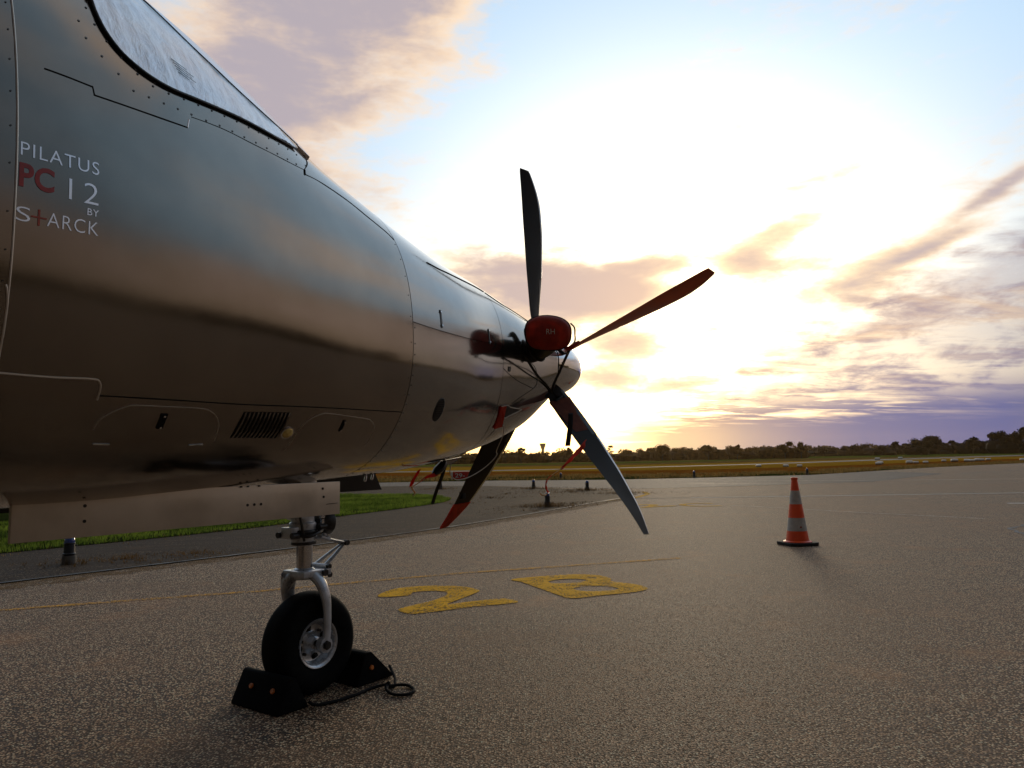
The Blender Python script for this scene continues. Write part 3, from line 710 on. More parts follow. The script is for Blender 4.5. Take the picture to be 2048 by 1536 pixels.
# t, w, zt, zb, zc, nt, nb
TAB=[(0.02,.215,1.885,1.345,1.62,2.0,2.0),
(0.2,.24,1.925,1.235,1.61,2.05,2.0),
(0.42,.28,1.975,1.15,1.605,2.1,2.0),
(0.78,.345,2.055,1.055,1.59,2.15,2.0),
(1.25,.48,2.125,.98,1.55,2.2,2.05),
(1.75,.585,2.255,.945,1.53,2.25,2.1),
(2.1,.65,2.38,.93,1.54,2.2,2.25),
(2.6,.73,2.63,.91,1.60,2.12,2.4),
(3.0,.78,2.76,.90,1.65,2.12,2.6),
(3.37,.81,2.81,.90,1.69,2.12,2.65),
(4.2,.82,2.83,.90,1.70,2.12,2.7),
(7.5,.82,2.8,.92,1.70,2.12,2.7),
(9.5,.60,2.72,1.25,1.9,2.1,2.2),
(13.0,.12,2.5,2.1,2.3,2.,2.)]
def _interp(t):
    T=[r[0] for r in TAB]
    if t<=T[0]: return TAB[0][1:]
    if t>=T[-1]: return TAB[-1][1:]
    i=max(k for k in range(len(T)-1) if T[k]<=t)
    out=[]
    for c in range(1,7):
        Y=[r[c] for r in TAB]
        h=T[i+1]-T[i]
        def m(k):
            if k<=0 or k>=len(T)-1:
                a,b=(0,1) if k<=0 else (len(T)-2,len(T)-1)
                return (Y[b]-Y[a])/(T[b]-T[a])
            h0=T[k]-T[k-1];h1=T[k+1]-T[k]
            d0=(Y[k]-Y[k-1])/h0;d1=(Y[k+1]-Y[k])/h1
            if d0*d1<=0: return 0
            return (d0*h1+d1*h0)/(h0+h1)
        u=(t-T[i])/h
        h00=2*u**3-3*u*u+1;h10=u**3-2*u*u+u;h01=-2*u**3+3*u*u;h11=u**3-u*u
        out.append(h00*Y[i]+h10*h*m(i)+h01*Y[i+1]+h11*h*m(i+1))
    return out
def surf(t,th,off=0):
    """th: 0 top, +90 starboard, 180 bottom (deg). returns aircraft coords (t,s,z)"""
    w,zt,zb,zc,nt,nb=_interp(t)
    a=math.radians(th); c=math.cos(a); s=math.sin(a)
    n=nt if c>=0 else nb
    H=(zt-zc) if c>=0 else (zc-zb)
    r_s=abs(s)**(2/n)*(1 if s>=0 else -1); r_c=abs(c)**(2/n)*(1 if c>=0 else -1)
    return (t,(w+off)*r_s,zc+(H+off)*r_c)

def bl(t, th, off=0.0):
    q = surf(t, th, off); return L(*q)
def s_at(t, z):
    w, zt, zb, zc, nt, nb = _interp(t); n, H = (nt, zt-zc) if z >= zc else (nb, zc-zb)
    return w*max(0.0, 1-(abs(z-zc)/H)**n)**(1/n)
def frange(a, b, st):
    n = max(1, int(math.ceil(abs(b-a)/st-1e-9))); return [a+(b-a)*i/n for i in range(n+1)]
def patch(name, ts, lo, hi, nth, mat, off=0.0, flange=.012, parent=AIR, offf=None, wrap=False):
    lo_ = lo if callable(lo) else (lambda t: lo); hi_ = hi if callable(hi) else (lambda t: hi)
    m = MB(); vs = []; nt = len(ts)
    for t in ts:
        for k in range(nth+1):
            th = lo_(t)+(hi_(t)-lo_(t))*k/nth
            vs.append(bl(t, th, off+(offf(t, th) if offf else 0)))
    fs = [(i*(nth+1)+k, i*(nth+1)+k+1, (i+1)*(nth+1)+k+1, (i+1)*(nth+1)+k) for i in range(nt-1) for k in range(nth)]
    n0 = len(vs)
    if flange:
        ring = [(i, k) for i in range(nt) for k in (0,)]
        rim = [(0, k) for k in range(nth+1)]+[(i, nth) for i in range(1, nt)]+[(nt-1, k) for k in range(nth-1, -1, -1)]+[(i, 0) for i in range(nt-2, 0, -1)]
        ids = [i*(nth+1)+k for i, k in rim]
        for (i, k) in rim:
            t = ts[i]; th = lo_(t)+(hi_(t)-lo_(t))*k/nth; vs.append(bl(t, th, off-flange))
        q = len(ids)
        for a in range(q): b = (a+1) % q; fs.append((ids[a], ids[b], n0+b, n0+a))
    m.add(vs, fs); return m.build(name, mat, parent, auto=40)
G = .0022
# painted skin in its real panels, gap of about 5 mm over a dark inner shell
patch('nose_cowl', frange(.02, .78-G, .03), -180, 180, 120, M['paint'], flange=.01)
SE = 84.4
patch('upper_engine_cowl', frange(.78+G, 1.75-G, .04), -SE+.12, SE-.12, 84, M['paint'])
patch('lower_engine_cowl', frange(.78+G, 1.75-G, .04), SE+.12, 360-SE-.12, 90, M['paint'])
patch('forward_fuselage', frange(1.75+G, 3.37-G, .045), -180, 180, 120, M['paint2'])
patch('cabin_fuselage', frange(3.37+G, 7.5, .1)+frange(7.6, 13.0, .2), -180, 180, 72, M['paint2'])
patch('inner_shell', frange(.05, 12.8, .12), -180, 180, 48, M['inner'], off=-.014, flange=0)
m = MB(); m.lathe([(0, 0), (.205, 0), (.205, .02), (0, .02)], L(.03, 0, 1.63), (0, 1, 0), 40); m.build('nose_bulkhead', M['inner'], AIR)
def seam(pts, r=.0018, mat='seam', name='seam_and_reflection', n=6, off=.0002, closed=False, flat=.5):
    P = smooth_open([bl(t, th, off) for t, th in pts], 6) if len(pts) > 2 else [bl(pts[0][0]+(pts[1][0]-pts[0][0])*i/8, pts[0][1]+(pts[1][1]-pts[0][1])*i/8, off) for i in range(9)]
    m = MB(); m.tube(P, r, n); return m.build(name, M[mat], AIR)
seam([(2.3276, 56.05), (2.2132, 52.26), (2.0442, 48.82), (1.912, 49.2), (1.80, 50.2), (1.752, 52)])
seam([(2.3153, 53.70), (2.2524, 45.39), (2.22, 28), (2.20, 0)])
seam([(2.8583, 66.04), (2.7355, 63.62), (2.5884, 61.19), (2.4632, 58.41), (2.3940, 56.54), (2.3169, 54.01)], .0012)
seam([(2.3169, 54.01), (2.3276, 56.25)], .004)
seam([(3.3029, 72.47), (3.2515, 72.04), (3.1783, 71.50)], .0022); seam([(3.1783, 71.40), (3.1745, 72.78)], .0018)
seam([(3.1745, 72.71), (3.0869, 71.74), (2.9765, 70.36), (2.8801, 68.92)], .0022); seam([(2.8797, 68.96), (2.8701, 67.00)], .0015, 'silverpaint')
seam([(3.1151, 119.49), (2.9122, 119.02), (2.6239, 119.26), (2.3795, 118.40), (2.1052, 117.80), (1.7521, 119.13)], .0020)
seam([(3.3784, 116.71), (3.2462, 116.43), (3.1399, 115.74), (3.1188, 116.38), (3.1134, 117.86), (3.1139, 120.60)], .003, 'door')
seam([(3.3780, 100.98), (3.3734, 101.95), (3.3699, 104.17), (3.3700, 109.75)], .003, 'door')
seam([(.7764, 97.5), (.68, 101.5), (.5782, 105.23), (.45, 109), (.3582, 112.05)], .0018)
seam([(.5, 84), (.4393, 90.27), (.36, 95), (.325, 101), (.3172, 108.52), (.3582, 112.05), (.5, 117), (.6, 121)], .0018)
seam([(.777, 85.7), (.62, 86.2), (.50, 84), (.44, 80), (.44, 74)], .0018)
seam([(1.4862, 51.0), (1.36, 48.8), (1.2555, 46.0), (1.08, 42), (.8992, 38.4), (.79, 37.4)], .0040)  # dark strip painted for a reflection along the cowl top, not a joint
seam([(.775, 37.5), (.6069, 38.8), (.4139, 34.5), (.2, 30)], .0034)  # the same painted reflection streak, carried on over the nose cowl
seam([(3.3702, 40+i*4) for i in range(20)], .0026, 'door')
def access_door(name, edge_, latch, hinges):
    P = [bl(t, th, 0) for t, th in edge_]
    lo = min(p.z for p in P)
    seam(edge_, .0011, 'door', 'door_edge')
SD = ([(3.0960, 128.59), (3.0893, 125.76), (3.0637, 123.61), (3.0251, 121.62), (2.9917, 121.08), (2.9054, 120.98), (2.7832, 121.06), (2.7346, 122.26), (2.7011, 125.03), (2.6882, 128.32), (2.6826, 132.18)])
access_door('service_door', SD, 0, 0)
SD = ([(2.3444, 136.41), (2.3384, 131.05), (2.3306, 126.17), (2.2981, 122.61), (2.2505, 120.43), (2.2014, 120.09), (1.9872, 121.87), (1.9453, 122.89), (1.9058, 125.69), (1.8897, 130.5), (1.885, 136)])
access_door('service_door', SD, 0, 0)
def latch(t, th0, th1, w=.012, name='latch', mat='rivet'):
    m = MB(); vs = []
    for off in (.0005, .0035):
        for tt, th in ((t-w/2, th0), (t+w/2, th0), (t+w/2, th1), (t-w/2, th1)): vs.append(bl(tt, th, off))
    m.add(vs, [(0, 1, 2, 3), (4, 5, 6, 7), (0, 1, 5, 4), (1, 2, 6, 5), (2, 3, 7, 6), (3, 0, 4, 7)]); m.build(name, M[mat], AIR)
    m2 = MB()
    for th in (th0+(th1-th0)*.12, th0+(th1-th0)*.88):
        p = bl(t, th, .004); q = bl(t, th, .007); m2.cyl(p, q, .004, 8)
    return split_build(m2, 'latch_pin', M['chrome'], AIR)
latch(1.5056, 76.2, 83.2); latch(.966, 76.0, 84.8, .010); 
LT = [(2.9019, 123.06), (2.9049, 127.57), (2.1102, 122.67), (2.1125, 127.57)]
latch(LT[0][0], LT[0][1], LT[1][1], .02, mat='seam'); latch(LT[2][0], LT[2][1], LT[3][1], .014, mat='seam')
latch(.70, 96, 99.2, .03)
seam([(3.0805, 133.25), (3.0331, 133.30)], .003, 'chrome', 'hinge')
seam([(2.7697, 133.82), (2.7187, 133.57)], .003, 'chrome', 'hinge')
# rows of fasteners
def fasteners(name, pts, r=.0035):
    m = MB()
    for t, th in pts: p = bl(t, th, -.001); m.cyl(p, bl(t, th, .0014), r, 8)
    o = m.build(name, M['rivet'], AIR); o['kind'] = 'stuff'; return o
rA = [(3.1619, 55.74), (3.1459, 58.70), (3.1176, 61.00), (3.0792, 62.76), (3.0331, 64.18), (2.9854, 64.73), (2.9319, 64.12), (2.8762, 63.04), (2.8208, 61.96), (2.7651, 60.78), (2.7110, 59.60), (2.6542, 58.21), (2.5984, 57.00), (2.5479, 55.64), (2.4953, 54.44), (2.4389, 52.78), (2.3839, 50.88), (2.3275, 48.92)]
rB = [(3.1940, 60.07), (3.1807, 62.94), (3.1404, 64.85), (3.0958, 66.48), (3.0543, 68.10), (3.0054, 67.57), (2.9555, 66.95), (2.9065, 66.24), (2.8565, 65.45), (2.7995, 64.48), (2.7438, 63.30), (2.6897, 62.32), (2.6358, 61.32), (2.5810, 60.20), (2.5266, 59.03), (2.4711, 57.72), (2.4153, 56.27), (2.3637, 54.79), (2.2924, 50.71), (2.2486, 44.28)]
fasteners('windshield_fasteners', rA+rB)
fasteners('cowl_fasteners', [(1.737, 86+i*4.2) for i in range(22)], .003)
fasteners('seam_fasteners', [(3.385, 60+i*4.5) for i in range(20)]+[(1.765, 55+i*7) for i in range(9)], .0022)
fasteners('nose_fasteners', [(.795, 96+i*5) for i in range(14)], .0022)
# cooling louvres
VT = [(2.6132, 121.68), (2.4048, 120.76), (2.4151, 131.02), (2.6243, 130.94)]
def vpt(f, g):
    a = [VT[0][k]+(VT[3][k]-VT[0][k])*g for k in (0, 1)]; b = [VT[1][k]+(VT[2][k]-VT[1][k])*g for k in (0, 1)]
    return (a[0]+(b[0]-a[0])*f, a[1]+(b[1]-a[1])*f)
m = MB(); m.add([bl(*vpt(i, j/8), .0012) for i in (0, 1) for j in range(9)], [(j, j+1, 10+j, 9+j) for j in range(8)]); vent = m.build('louvre_recess', M['seam'], AIR)
for k in range(12):
    f = (k+.5)/12; m = MB(); vs = []
    for j in range(9):
        g = j/8; t, th = vpt(f, g); env = math.sin(math.pi*g)**.35 if 0 < g < 1 else 0
        vs += [bl(t-.0045, th, .0018), bl(t, th, .0018+.008*env), bl(t+.003, th, .0018+.002*env)]
    fs = []
    for j in range(8):
        for q in (0, 1): fs.append((j*3+q, j*3+q+1, j*3+q+4, j*3+q+3))
    m.add(vs, fs); m.build('louvre', M['paint'], vent)
LN = [(2.3843, 128.59)]
m = MB(); p = bl(*LN[0], .0); nrm = (bl(*LN[0], .02)-p).normalized(); m.lathe([(.022, 0), (.022, .004), (.017, .010), (.008, .014), (0, .015)], p, nrm, 24); m.build('position_lens', M['lens'], AIR)
m = MB(); m.lathe([(.026, -.002), (.026, .005), (.021, .005), (.021, -.002)], p, nrm, 24); m.build('lens_ring', M['chrome'], AIR)
# round mesh covered port on the lower cowl
m = MB(); c0 = (1.455, 118.3); vs = [bl(*c0, .002)]; fs = []; ring = []
for k in range(36):
    a = 2*math.pi*k/36; vs.append(bl(c0[0]+.034*math.cos(a), c0[1]+5.9*math.sin(a), .002)); fs.append((0, 1+k, 1+(k+1) % 36))
m.add(vs, fs); port = m.build('grille_port', M['seam'], AIR)
m = MB(); P = [bl(c0[0]+.034*math.cos(2*math.pi*k/36), c0[1]+5.9*math.sin(2*math.pi*k/36), .002) for k in range(37)]; m.tube(P, .0018, 6); m.build('grille_rim', M['rivet'], port)
m = MB()
for k in range(-4, 5):
    u = k/5.; h = math.sqrt(max(0, 1-u*u)); m.tube([bl(c0[0]+.034*u, c0[1]+5.9*h*q/3, .0045) for q in range(-3, 4)], .0010, 5)
    m.tube([bl(c0[0]+.034*h*q/3, c0[1]+5.9*u, .0045) for q in range(-3, 4)], .0010, 5)
o = m.build('grille_mesh', M['rivet'], port); o['kind'] = 'stuff'
# ---- windscreen with the reflective sunshade behind it
GL = [(2.14, 8), (2.2, 26), (2.255, 38.5), (2.3125, 46.18), (2.4800, 52.77), (2.6344, 56.81), (2.8106, 60.93), (2.9246, 63.08), (3.0076, 63.35), (3.0739, 62.19), (3.1125, 60.01), (3.1333, 57.15), (3.1422, 53.09)]
def lint(tab, t):
    if t <= tab[0][0]: return tab[0][1]
    for a, b in zip(tab, tab[1:]):
        if t <= b[0]: return a[1]+(b[1]-a[1])*(t-a[0])/(b[0]-a[0])
    return tab[-1][1]
PO = [(2.2875, 42.13), (2.3920, 43.66), (2.4945, 44.97), (2.5951, 45.00), (2.6743, 43.85), (2.7632, 42.12), (2.8511, 38.21), (2.9356, 33.17), (3.15, 28)]
tsG = sorted(set([round(v, 4) for v in frange(2.305, 3.148, .012)]+[a for a, b in GL if a > 2.305]))
for side, nm in ((1, 'starboard'), (-1, 'port')):
    sg = side
    lo = (lambda t, sg=sg: sg*lint(GL, t)); hi = (lambda t, sg=sg: sg*(lint(PO, t)+.8))
    wr = lambda t, th: (.0035*(1-abs((((t*5.2+abs(th)*.022) % 1)-.5)*2)**.6)+.0035*mnoise.noise(Vector((t*38, th*.10, 1)))+.0045*abs(mnoise.noise(Vector((t*13+th*.06, th*.05, 7))))+.003*mnoise.noise(Vector((t*90, th*.8, 2)))*max(0, 1-abs(abs(th)-lint(GL, t))/6))
    sh = patch('sunshade', tsG, lo, hi, 40, M['shade'], off=.0065, flange=0, offf=wr)
    gl = patch('windshield_glass', tsG, lo, hi, 30, M['glass'], off=.013, flange=.004)
    sl = MB(); P = smooth_open([bl(t, sg*th, .008) for t, th in GL[3:]], 4); sl.tube(P, .0026, 8, flat=1.5)
    P2 = smooth_open([bl(t, sg*(th+.3), .013) for t, th in PO], 4); sl.tube(P2, .0024, 8)
    split_build(sl, 'windshield_seal', M['seal'], AIR)
    ml = [(a, b) for a, b in GL if a <= 2.33]
    c = patch('windshield_post', frange(2.22, 3.15, .02), (lambda t, sg=sg: sg*lint(PO, t)), (lambda t, sg=sg: sg*(lint(PO, t)-9)), 10, M['postpaint'], off=.013, flange=.013)
    patch('front_windshield', frange(2.2, 3.15, .03), (lambda t, sg=sg: sg*min(lint(GL, t)-2, lint(PO, t)-9.4)), sg*2.2, 16, M['shade'], off=.012, flange=.010)
# small printed block on the sunshade
m = MB()
for k in range(5):
    w = (.055, .075, .05, .07, .04)[k]; th = 55.2+k*.62; t0 = 2.900-k*.004
    vs = []
    for off in (.0112, ):
        vs += [bl(t0, th, off), bl(t0-w, th, off), bl(t0-w, th+.26, off), bl(t0, th+.26, off)]
    m.add(vs, [(0, 1, 2, 3)])
split_build(m, 'sunshade_print', M['blackpaint'], AIR)
# ---- lettering
def text_mesh(body, offset=0.0, bold=False, space=1.0):
    cu = bpy.data.curves.new('t', 'FONT'); cu.body = body; cu.size = 1; cu.offset = offset; cu.space_character = space; cu.resolution_u = 4
    ob = bpy.data.objects.new('t', cu); COL.objects.link(ob); bpy.context.view_layer.update()
    me = bpy.data.meshes.new_from_object(ob.evaluated_get(bpy.context.evaluated_depsgraph_get())); bpy.data.objects.remove(ob); bpy.data.curves.remove(cu)
    bm = bmesh.new(); bm.from_mesh(me); bmesh.ops.triangulate(bm, faces=bm.faces)
    bmesh.ops.subdivide_edges(bm, edges=[e for e in bm.edges if e.calc_length() > .25], cuts=2)
    bm.to_mesh(me); bm.free(); return me
def word(body, t0, t1, z0, h, mat, offset=0.0, space=1.0, parent=None, name='word', tilt=.042):
    me = text_mesh(body, offset, space=space); xs = [v.co.x for v in me.vertices]; ys = [v.co.y for v in me.vertices]
    x0, x1, y0, y1 = min(xs), max(xs), min(ys), max(ys)
    for v in me.vertices:
        u = (v.co.x-x0)/(x1-x0); w = (v.co.y-y0)/(y1-y0); t = t0+(t1-t0)*u; z = z0+h*w+tilt*(t0-t)
        v.co = L(t, s_at(t, z)+.0012, z)
    return split_mesh(me, 'letter', mat, parent)
lt = empty('lettering', L(3.27, .8, 1.7), 0, AIR)
lt.location = (0, 0, 0)
word('PILATUS', 3.362, 3.169, 1.788, .035, M['silverpaint'], -.006, 1.12, lt)
word('PC', 3.364, 3.282, 1.708, .062, M['redpaint'], .028, 1.05, lt)
word('12', 3.246, 3.170, 1.709, .056, M['silverpaint'], -.012, 1.15, lt)
word('BY', 3.198, 3.168, 1.681, .018, M['silverpaint'], .002, 1.1, lt)
word('S', 3.367, 3.335, 1.623, .036, M['silverpaint'], -.010, 1, lt)
word('ARCK', 3.296, 3.168, 1.6255, .036, M['silverpaint'], -.010, 1.1, lt)
m = MB()
for (a, b, z0, z1) in ((3.333, 3.297, 1.6395, 1.6435), (3.3175, 3.3125, 1.621, 1.662)):
    vs = [L(t, s_at(t, z)+.0013, z+.042*(3.333-t)) for t, z in ((a, z0), (b, z0), (b, z1), (a, z1))]; m.add(vs, [(0, 1, 2, 3)])
m.build('cross', M['orangepaint'], lt)
# ---- spinner and blades
HZ = 1.640
m = MB(); prof = [(.0, .525), (.020, .522), (.045, .510), (.075, .488), (.110, .450), (.145, .395), (.172, .33), (.192, .25), (.204, .17), (.210, .09), (.211, .02), (.208, -.02), (.0, -.02)]
pr = smooth_open([Vector((r, h, 0)) for r, h in prof[:-1]], 4); m.lathe([(p.x, p.y) for p in pr]+[(0, -.02)], L(.0, 0, HZ), (0, 1, 0), 64)
sp = m.build('spinner', M['spinner'], AIR, auto=50)
m = MB(); m.lathe([(.2125, -.004), (.2125, .002), (.209, .004), (.209, -.006)], L(.0, 0, HZ), (0, 1, 0), 64); m.build('spinner_backplate', M['seam'], sp)
m = MB()
for k in range(20):
    a = 2*math.pi*k/20; c = L(-.035, .2095*math.sin(a), HZ+.2095*math.cos(a)); m.cyl(c-Vector((math.sin(a), 0, math.cos(a)))*.002, c+Vector((math.sin(a), 0, math.cos(a)))*.0018, .004, 8)
o = m.build('spinner_screws', M['rivet'], sp); o['kind'] = 'stuff'
def itab(tab, r): return lint(tab, r)
TC = [(.15, -.05), (.35, -.045), (.64, -.06), (.9, -.062), (1.1, -.050), (1.2, -.030), (1.28, -.002), (1.335, .020)]
CH = [(.15, .09), (.22, .13), (.35, .195), (.64, .238), (.9, .232), (1.1, .200), (1.2, .168), (1.28, .126), (1.32, .105), (1.335, .088)]
DL = [(.15, 26), (.35, 17), (.60, 9.5), (.85, 3), (1.05, -3), (1.3, -8), (1.335, -8)]
TH = [(.15, .085), (.22, .060), (.35, .034), (.64, .024), (.9, .016), (1.1, .011), (1.335, .006)]
def sm(tab, r): return (lint(tab, r-.03)+lint(tab, r)+lint(tab, r+.03)*1.0)/3 if r < 1.29 else lint(tab, r)
def blade_pt(a, r, u, side):
    """u 0..1 from leading to trailing edge, side -1..1 thickness"""
    rad = Vector((math.sin(a), 0, math.cos(a))); tan = Vector((math.cos(a), 0, -math.sin(a))); d = R(sm(DL, r)); c = sm(CH, r); tc = sm(TC, r); th = sm(TH, r)
    fw = Vector((0, 1, 0)); le = fw*math.cos(d)-tan*math.sin(d); nn = fw*math.sin(d)+tan*math.cos(d)
    prof_ = 2.6*(.2969*math.sqrt(max(u, 0))-.126*u-.3516*u*u+.2843*u**3-.1036*u**4)*2
    return Vector((0, 0, HZ))+rad*r+fw*(-tc)+le*c*(.5-u)+nn*(side*th*.5*prof_+th*.5*.5*4*u*(1-u)*.5)
A0 = R(-.74)
rs = frange(.16, 1.335, .03)
us = [0, .01, .03, .07, .13, .22, .34, .48, .62, .76, .88, 1.0]
for k in range(5):
    a = A0+k*2*math.pi/5; m = MB(); vs = []; fs = []
    loop = [(u, 1) for u in us]+[(u, -1) for u in reversed(us[1:-1])]; n = len(loop)
    for r in rs: vs += [blade_pt(a, r, u, s_) for u, s_ in loop]
    for i in range(len(rs)-1):
        for q in range(n): fs.append((i*n+q, i*n+(q+1) % n, (i+1)*n+(q+1) % n, (i+1)*n+q))
    fs.append(tuple((len(rs)-1)*n+q for q in range(n))); m.add(vs, fs)
    b = m.build('propeller_blade', M['bladered' if k == 1 else 'blade'], AIR, auto=60)
    if k == 1: b['label'] = 'red brown propeller blade pointing right'
    # metal guard on the outer leading edge and a rubber boot at the root
    def skin(r0, r1, u1, mat, nm, off):
        g = MB(); vs = []; fs = []; uu = [u1*(q/5)**1.6 for q in range(6)]; lp = [(u, -1) for u in reversed(uu)]+[(u, 1) for u in uu[1:]]; rr = frange(r0, r1, .04)
        for r in rr:
            cen = blade_pt(a, r, .4, 0)
            for u, s_ in lp:
                p = blade_pt(a, r, u, s_); q2 = p-cen; vs.append(p+(blade_pt(a, r, u, s_*1.6+(.0001))-p)*0+q2.normalized()*off+Vector((math.cos(a), 0, -math.sin(a)))*off*s_)
        w = len(lp)
        for i in range(len(rr)-1):
            for q in range(w-1): fs.append((i*w+q, i*w+q+1, (i+1)*w+q+1, (i+1)*w+q))
        g.add(vs, fs); return g.build(nm, M[mat], b, auto=60)
    skin(.62, 1.325, .10, 'bladeedge', 'leading_edge_guard', .0012)
    skin(.24, .60, .22, 'boot', 'deice_boot', .0014)
# ---- exhaust stacks
def exhaust(sg):
    e = MB(); P = smooth_open([L(.42, sg*.18, 1.655), L(.41, sg*.27, 1.66), L(.415, sg*.35, 1.68), L(.45, sg*.425, 1.705), L(.515, sg*.473, 1.725)], 5)
    e.tube(P, [.066+.010*i/(len(P)-1) for i in range(len(P))], 28); o = e.build('exhaust_stack', M['stack'], AIR)
    g = MB(); g.lathe([(.076, -.006), (.082, .0), (.076, .006), (.070, 0)], P[8], (P[9]-P[7]), 28, closed=True); g.build('flange_ring', M['stack'], o)
    t = MB(); t.tube(smooth_open([L(.50, sg*.32, 1.70), L(.52, sg*.32, 1.765), L(.51, sg*.33, 1.785), L(.48, sg*.35, 1.778)], 4), .008, 8, flat=2.2); t.build('lifting_hook', M['stack'], o)
    return o
exhaust(1); exhaust(-1)
# ---- nose landing gear
gs = MB(); gs.lathe([(0, .0), (.047, .0), (.050, .02), (.050, .055), (.060, .06), (.060, .10), (.052, .105), (.054, .19), (.060, .20), (.060, .30), (0, .30)], L(1.862, 0, .655), (0, 0, 1), 28)
gs.box(L(1.93, 0, .715), (.07, .045, .05)); gs.box(L(1.90, .045, .86), (.03, .10, .16), Matrix.Rotation(R(-24), 3, 'X')); gs.box(L(1.905, -.045, .86), (.03, .10, .16), Matrix.Rotation(R(-24), 3, 'X'))
strut = gs.build('shock_strut', M['gearpaint'], AIR, bevel=.003)
g = MB(); g.lathe([(0, 0), (.036, 0), (.036, .15), (0, .15)], L(1.850, 0, .535), (0, 0, 1), 28); g.build('piston', M['chrome'], AIR)
g = MB()
g.lathe([(.064, 0), (.068, .006), (.068, .020), (.064, .026)], L(1.862, 0, .70), (0, 0, 1), 24, closed=True)
g.lathe([(.040, 0), (.056, .004), (.056, .016), (.040, .02)], L(1.856, 0, .655), (0, 0, 1), 24, closed=True)
for t_, s_, z_ in ((1.94, .05, .705), (1.94, -.05, .705), (1.80, .06, .735)): g.cyl(L(t_+.02, s_, z_), L(t_-.02, s_, z_), .014, 12)
g.tube(smooth_open([L(1.93, .04, .71), L(1.90, .085, .70), L(1.85, .09, .712), L(1.81, .07, .72)], 4), .008, 8)
g.tube(smooth_open([L(1.91, .03, .90), L(1.93, .06, .82), L(1.92, .07, .74), L(1.90, .06, .68)], 4), .006, 8)
split_build(g, 'hydraulic_fitting', M['geardark'], strut)
# tow-limit marks painted on the cylinder
def anchor():
    m = MB(); c = Vector((0, 0, 0))
    def P(u, v): # on the cylinder, u around (metres), v height
        a = R(48)+u/.056; return L(1.862+.0565*math.cos(a), .0565*math.sin(a), .86+v)
    m.tube([P(0, -.016), P(0, .016)], .0016, 6); m.tube([P(-.006, .009), P(.006, .009)], .0014, 6)
    m.tube([P(.012*math.sin(q), -.006-.012*math.cos(q)) for q in [R(d) for d in range(-80, 81, 20)]], .0016, 6)
    m.tube([P(.003*math.cos(q), .019+.003*math.sin(q)) for q in [R(d) for d in range(0, 361, 45)]], .0010, 5)
    m.build('anchor_mark', M['blackpaint'], strut)
    m = MB(); m.tube([P(.006, -.068), P(.006, -.045)], .0016, 6); m.tube([P(.006, -.045), P(.018, -.045)], .0016, 6); m.tube([P(.006, -.056), P(.015, -.056)], .0016, 6); m.tube([P(.006, -.068), P(.016, -.068)], .0016, 6); m.build('stencil_mark', M['blackpaint'], strut)
anchor()
# fork
g = MB(); g.box(L(1.835, 0, .532), (.15, .155, .028)); g.lathe([(0, 0), (.052, 0), (.050, .04), (.040, .05), (0, .05)], L(1.850, 0, .505), (0, 0, 1), 24)
g.tube([L(1.885, -.02, .53), L(1.895, -.055, .50), L(1.89, -.085, .455)], [.030, .030, .022], 12, flat=.9)
fork = g.build('gear_fork', M['gearpaint'], AIR, bevel=.006)
for sg in (1, -1):
    g = MB(); q_ = 0.0 if sg > 0 else .055; P = smooth_open([L(1.835+q_, sg*.050, .525), L(1.822+q_, sg*.078, .49), L(1.812+q_*.9, sg*.100, .43), L(1.808+q_*.6, sg*.107, .36), L(1.806, sg*.104, .28), L(1.812, sg*.102, .2225)], 6)
    g.tube(P, [.040-.015*min(1, i/18) for i in range(len(P))], 14, flat=.66); g.lathe([(0, -.016), (.034, -.016), (.037, 0), (.034, .016), (0, .016)], L(1.82, sg*.102, .2225), (1, 0, 0), 24)
    g.build('fork_leg', M['gearpaint'], AIR)
g = MB(); g.cyl(L(1.82, -.125, .2225), L(1.82, .132, .2225), .015, 16); g.lathe([(.0, .128), (.019, .128), (.021, .120), (.021, .112), (0, .112)], L(1.82, 0, .2225), (1, 0, 0), 6); g.build('axle', M['geardark'], AIR)
# torque links
g = MB()
for sg in (1, -1):
    g.tube([L(1.80, sg*.040, .69), L(1.745, sg*.030, .672), L(1.625, sg*.010, .645)], [.016, .014, .009], 10, flat=.6)
g.tube([L(1.735, .0, .672), L(1.74, .0, .70), L(1.742, .0, .75), L(1.745, .0, .78)], [.012, .010, .010, .008], 8)
g.cyl(L(1.745, -.04, .676), L(1.745, .04, .676), .012, 12)
g.build('upper_torque_link', M['gearpaint'], AIR)
g = MB()
for sg in (1, -1): g.tube([L(1.765, sg*.036, .553), L(1.70, sg*.026, .592), L(1.622, sg*.008, .640)], [.014, .012, .008], 10, flat=.55)
g.cyl(L(1.765, -.055, .553), L(1.765, .055, .553), .011, 12)
g.build('lower_torque_link', M['gearpaint'], AIR)
g = MB(); g.cyl(L(1.618, -.028, .643), L(1.618, .028, .643), .013, 12); g.cyl(L(1.765, .058, .553), L(1.765, .072, .553), .013, 6); g.cyl(L(1.80, .078, .532), L(1.80, .088, .532), .016, 6); g.cyl(L(1.755, .058, .515), L(1.755, .066, .515), .012, 12)
split_build(g, 'link_bolt', M['geardark'], AIR)
# taxi lamp seen from behind
g = MB(); g.lathe([(0, -.055), (.022, -.052), (.045, -.035), (.060, -.005), (.064, .018), (.064, .03), (.058, .034), (0, .034)], L(1.735, -.02, .75), (0, 1, 0), 32); lamp = g.build('taxi_light', M['geardark'], AIR)
g = MB(); g.lathe([(0, .036), (.055, .036), (.055, .039), (0, .042)], L(1.735, -.02, .75), (0, 1, 0), 32); g.build('lamp_lens', M['glass'], lamp)
g = MB(); g.box(L(1.775, .03, .785), (.012, .02, .03)); g.box(L(1.775, .03, .755), (.012, .015, .02)); split_build(g, 'lamp_connector', M['chrome'], lamp)
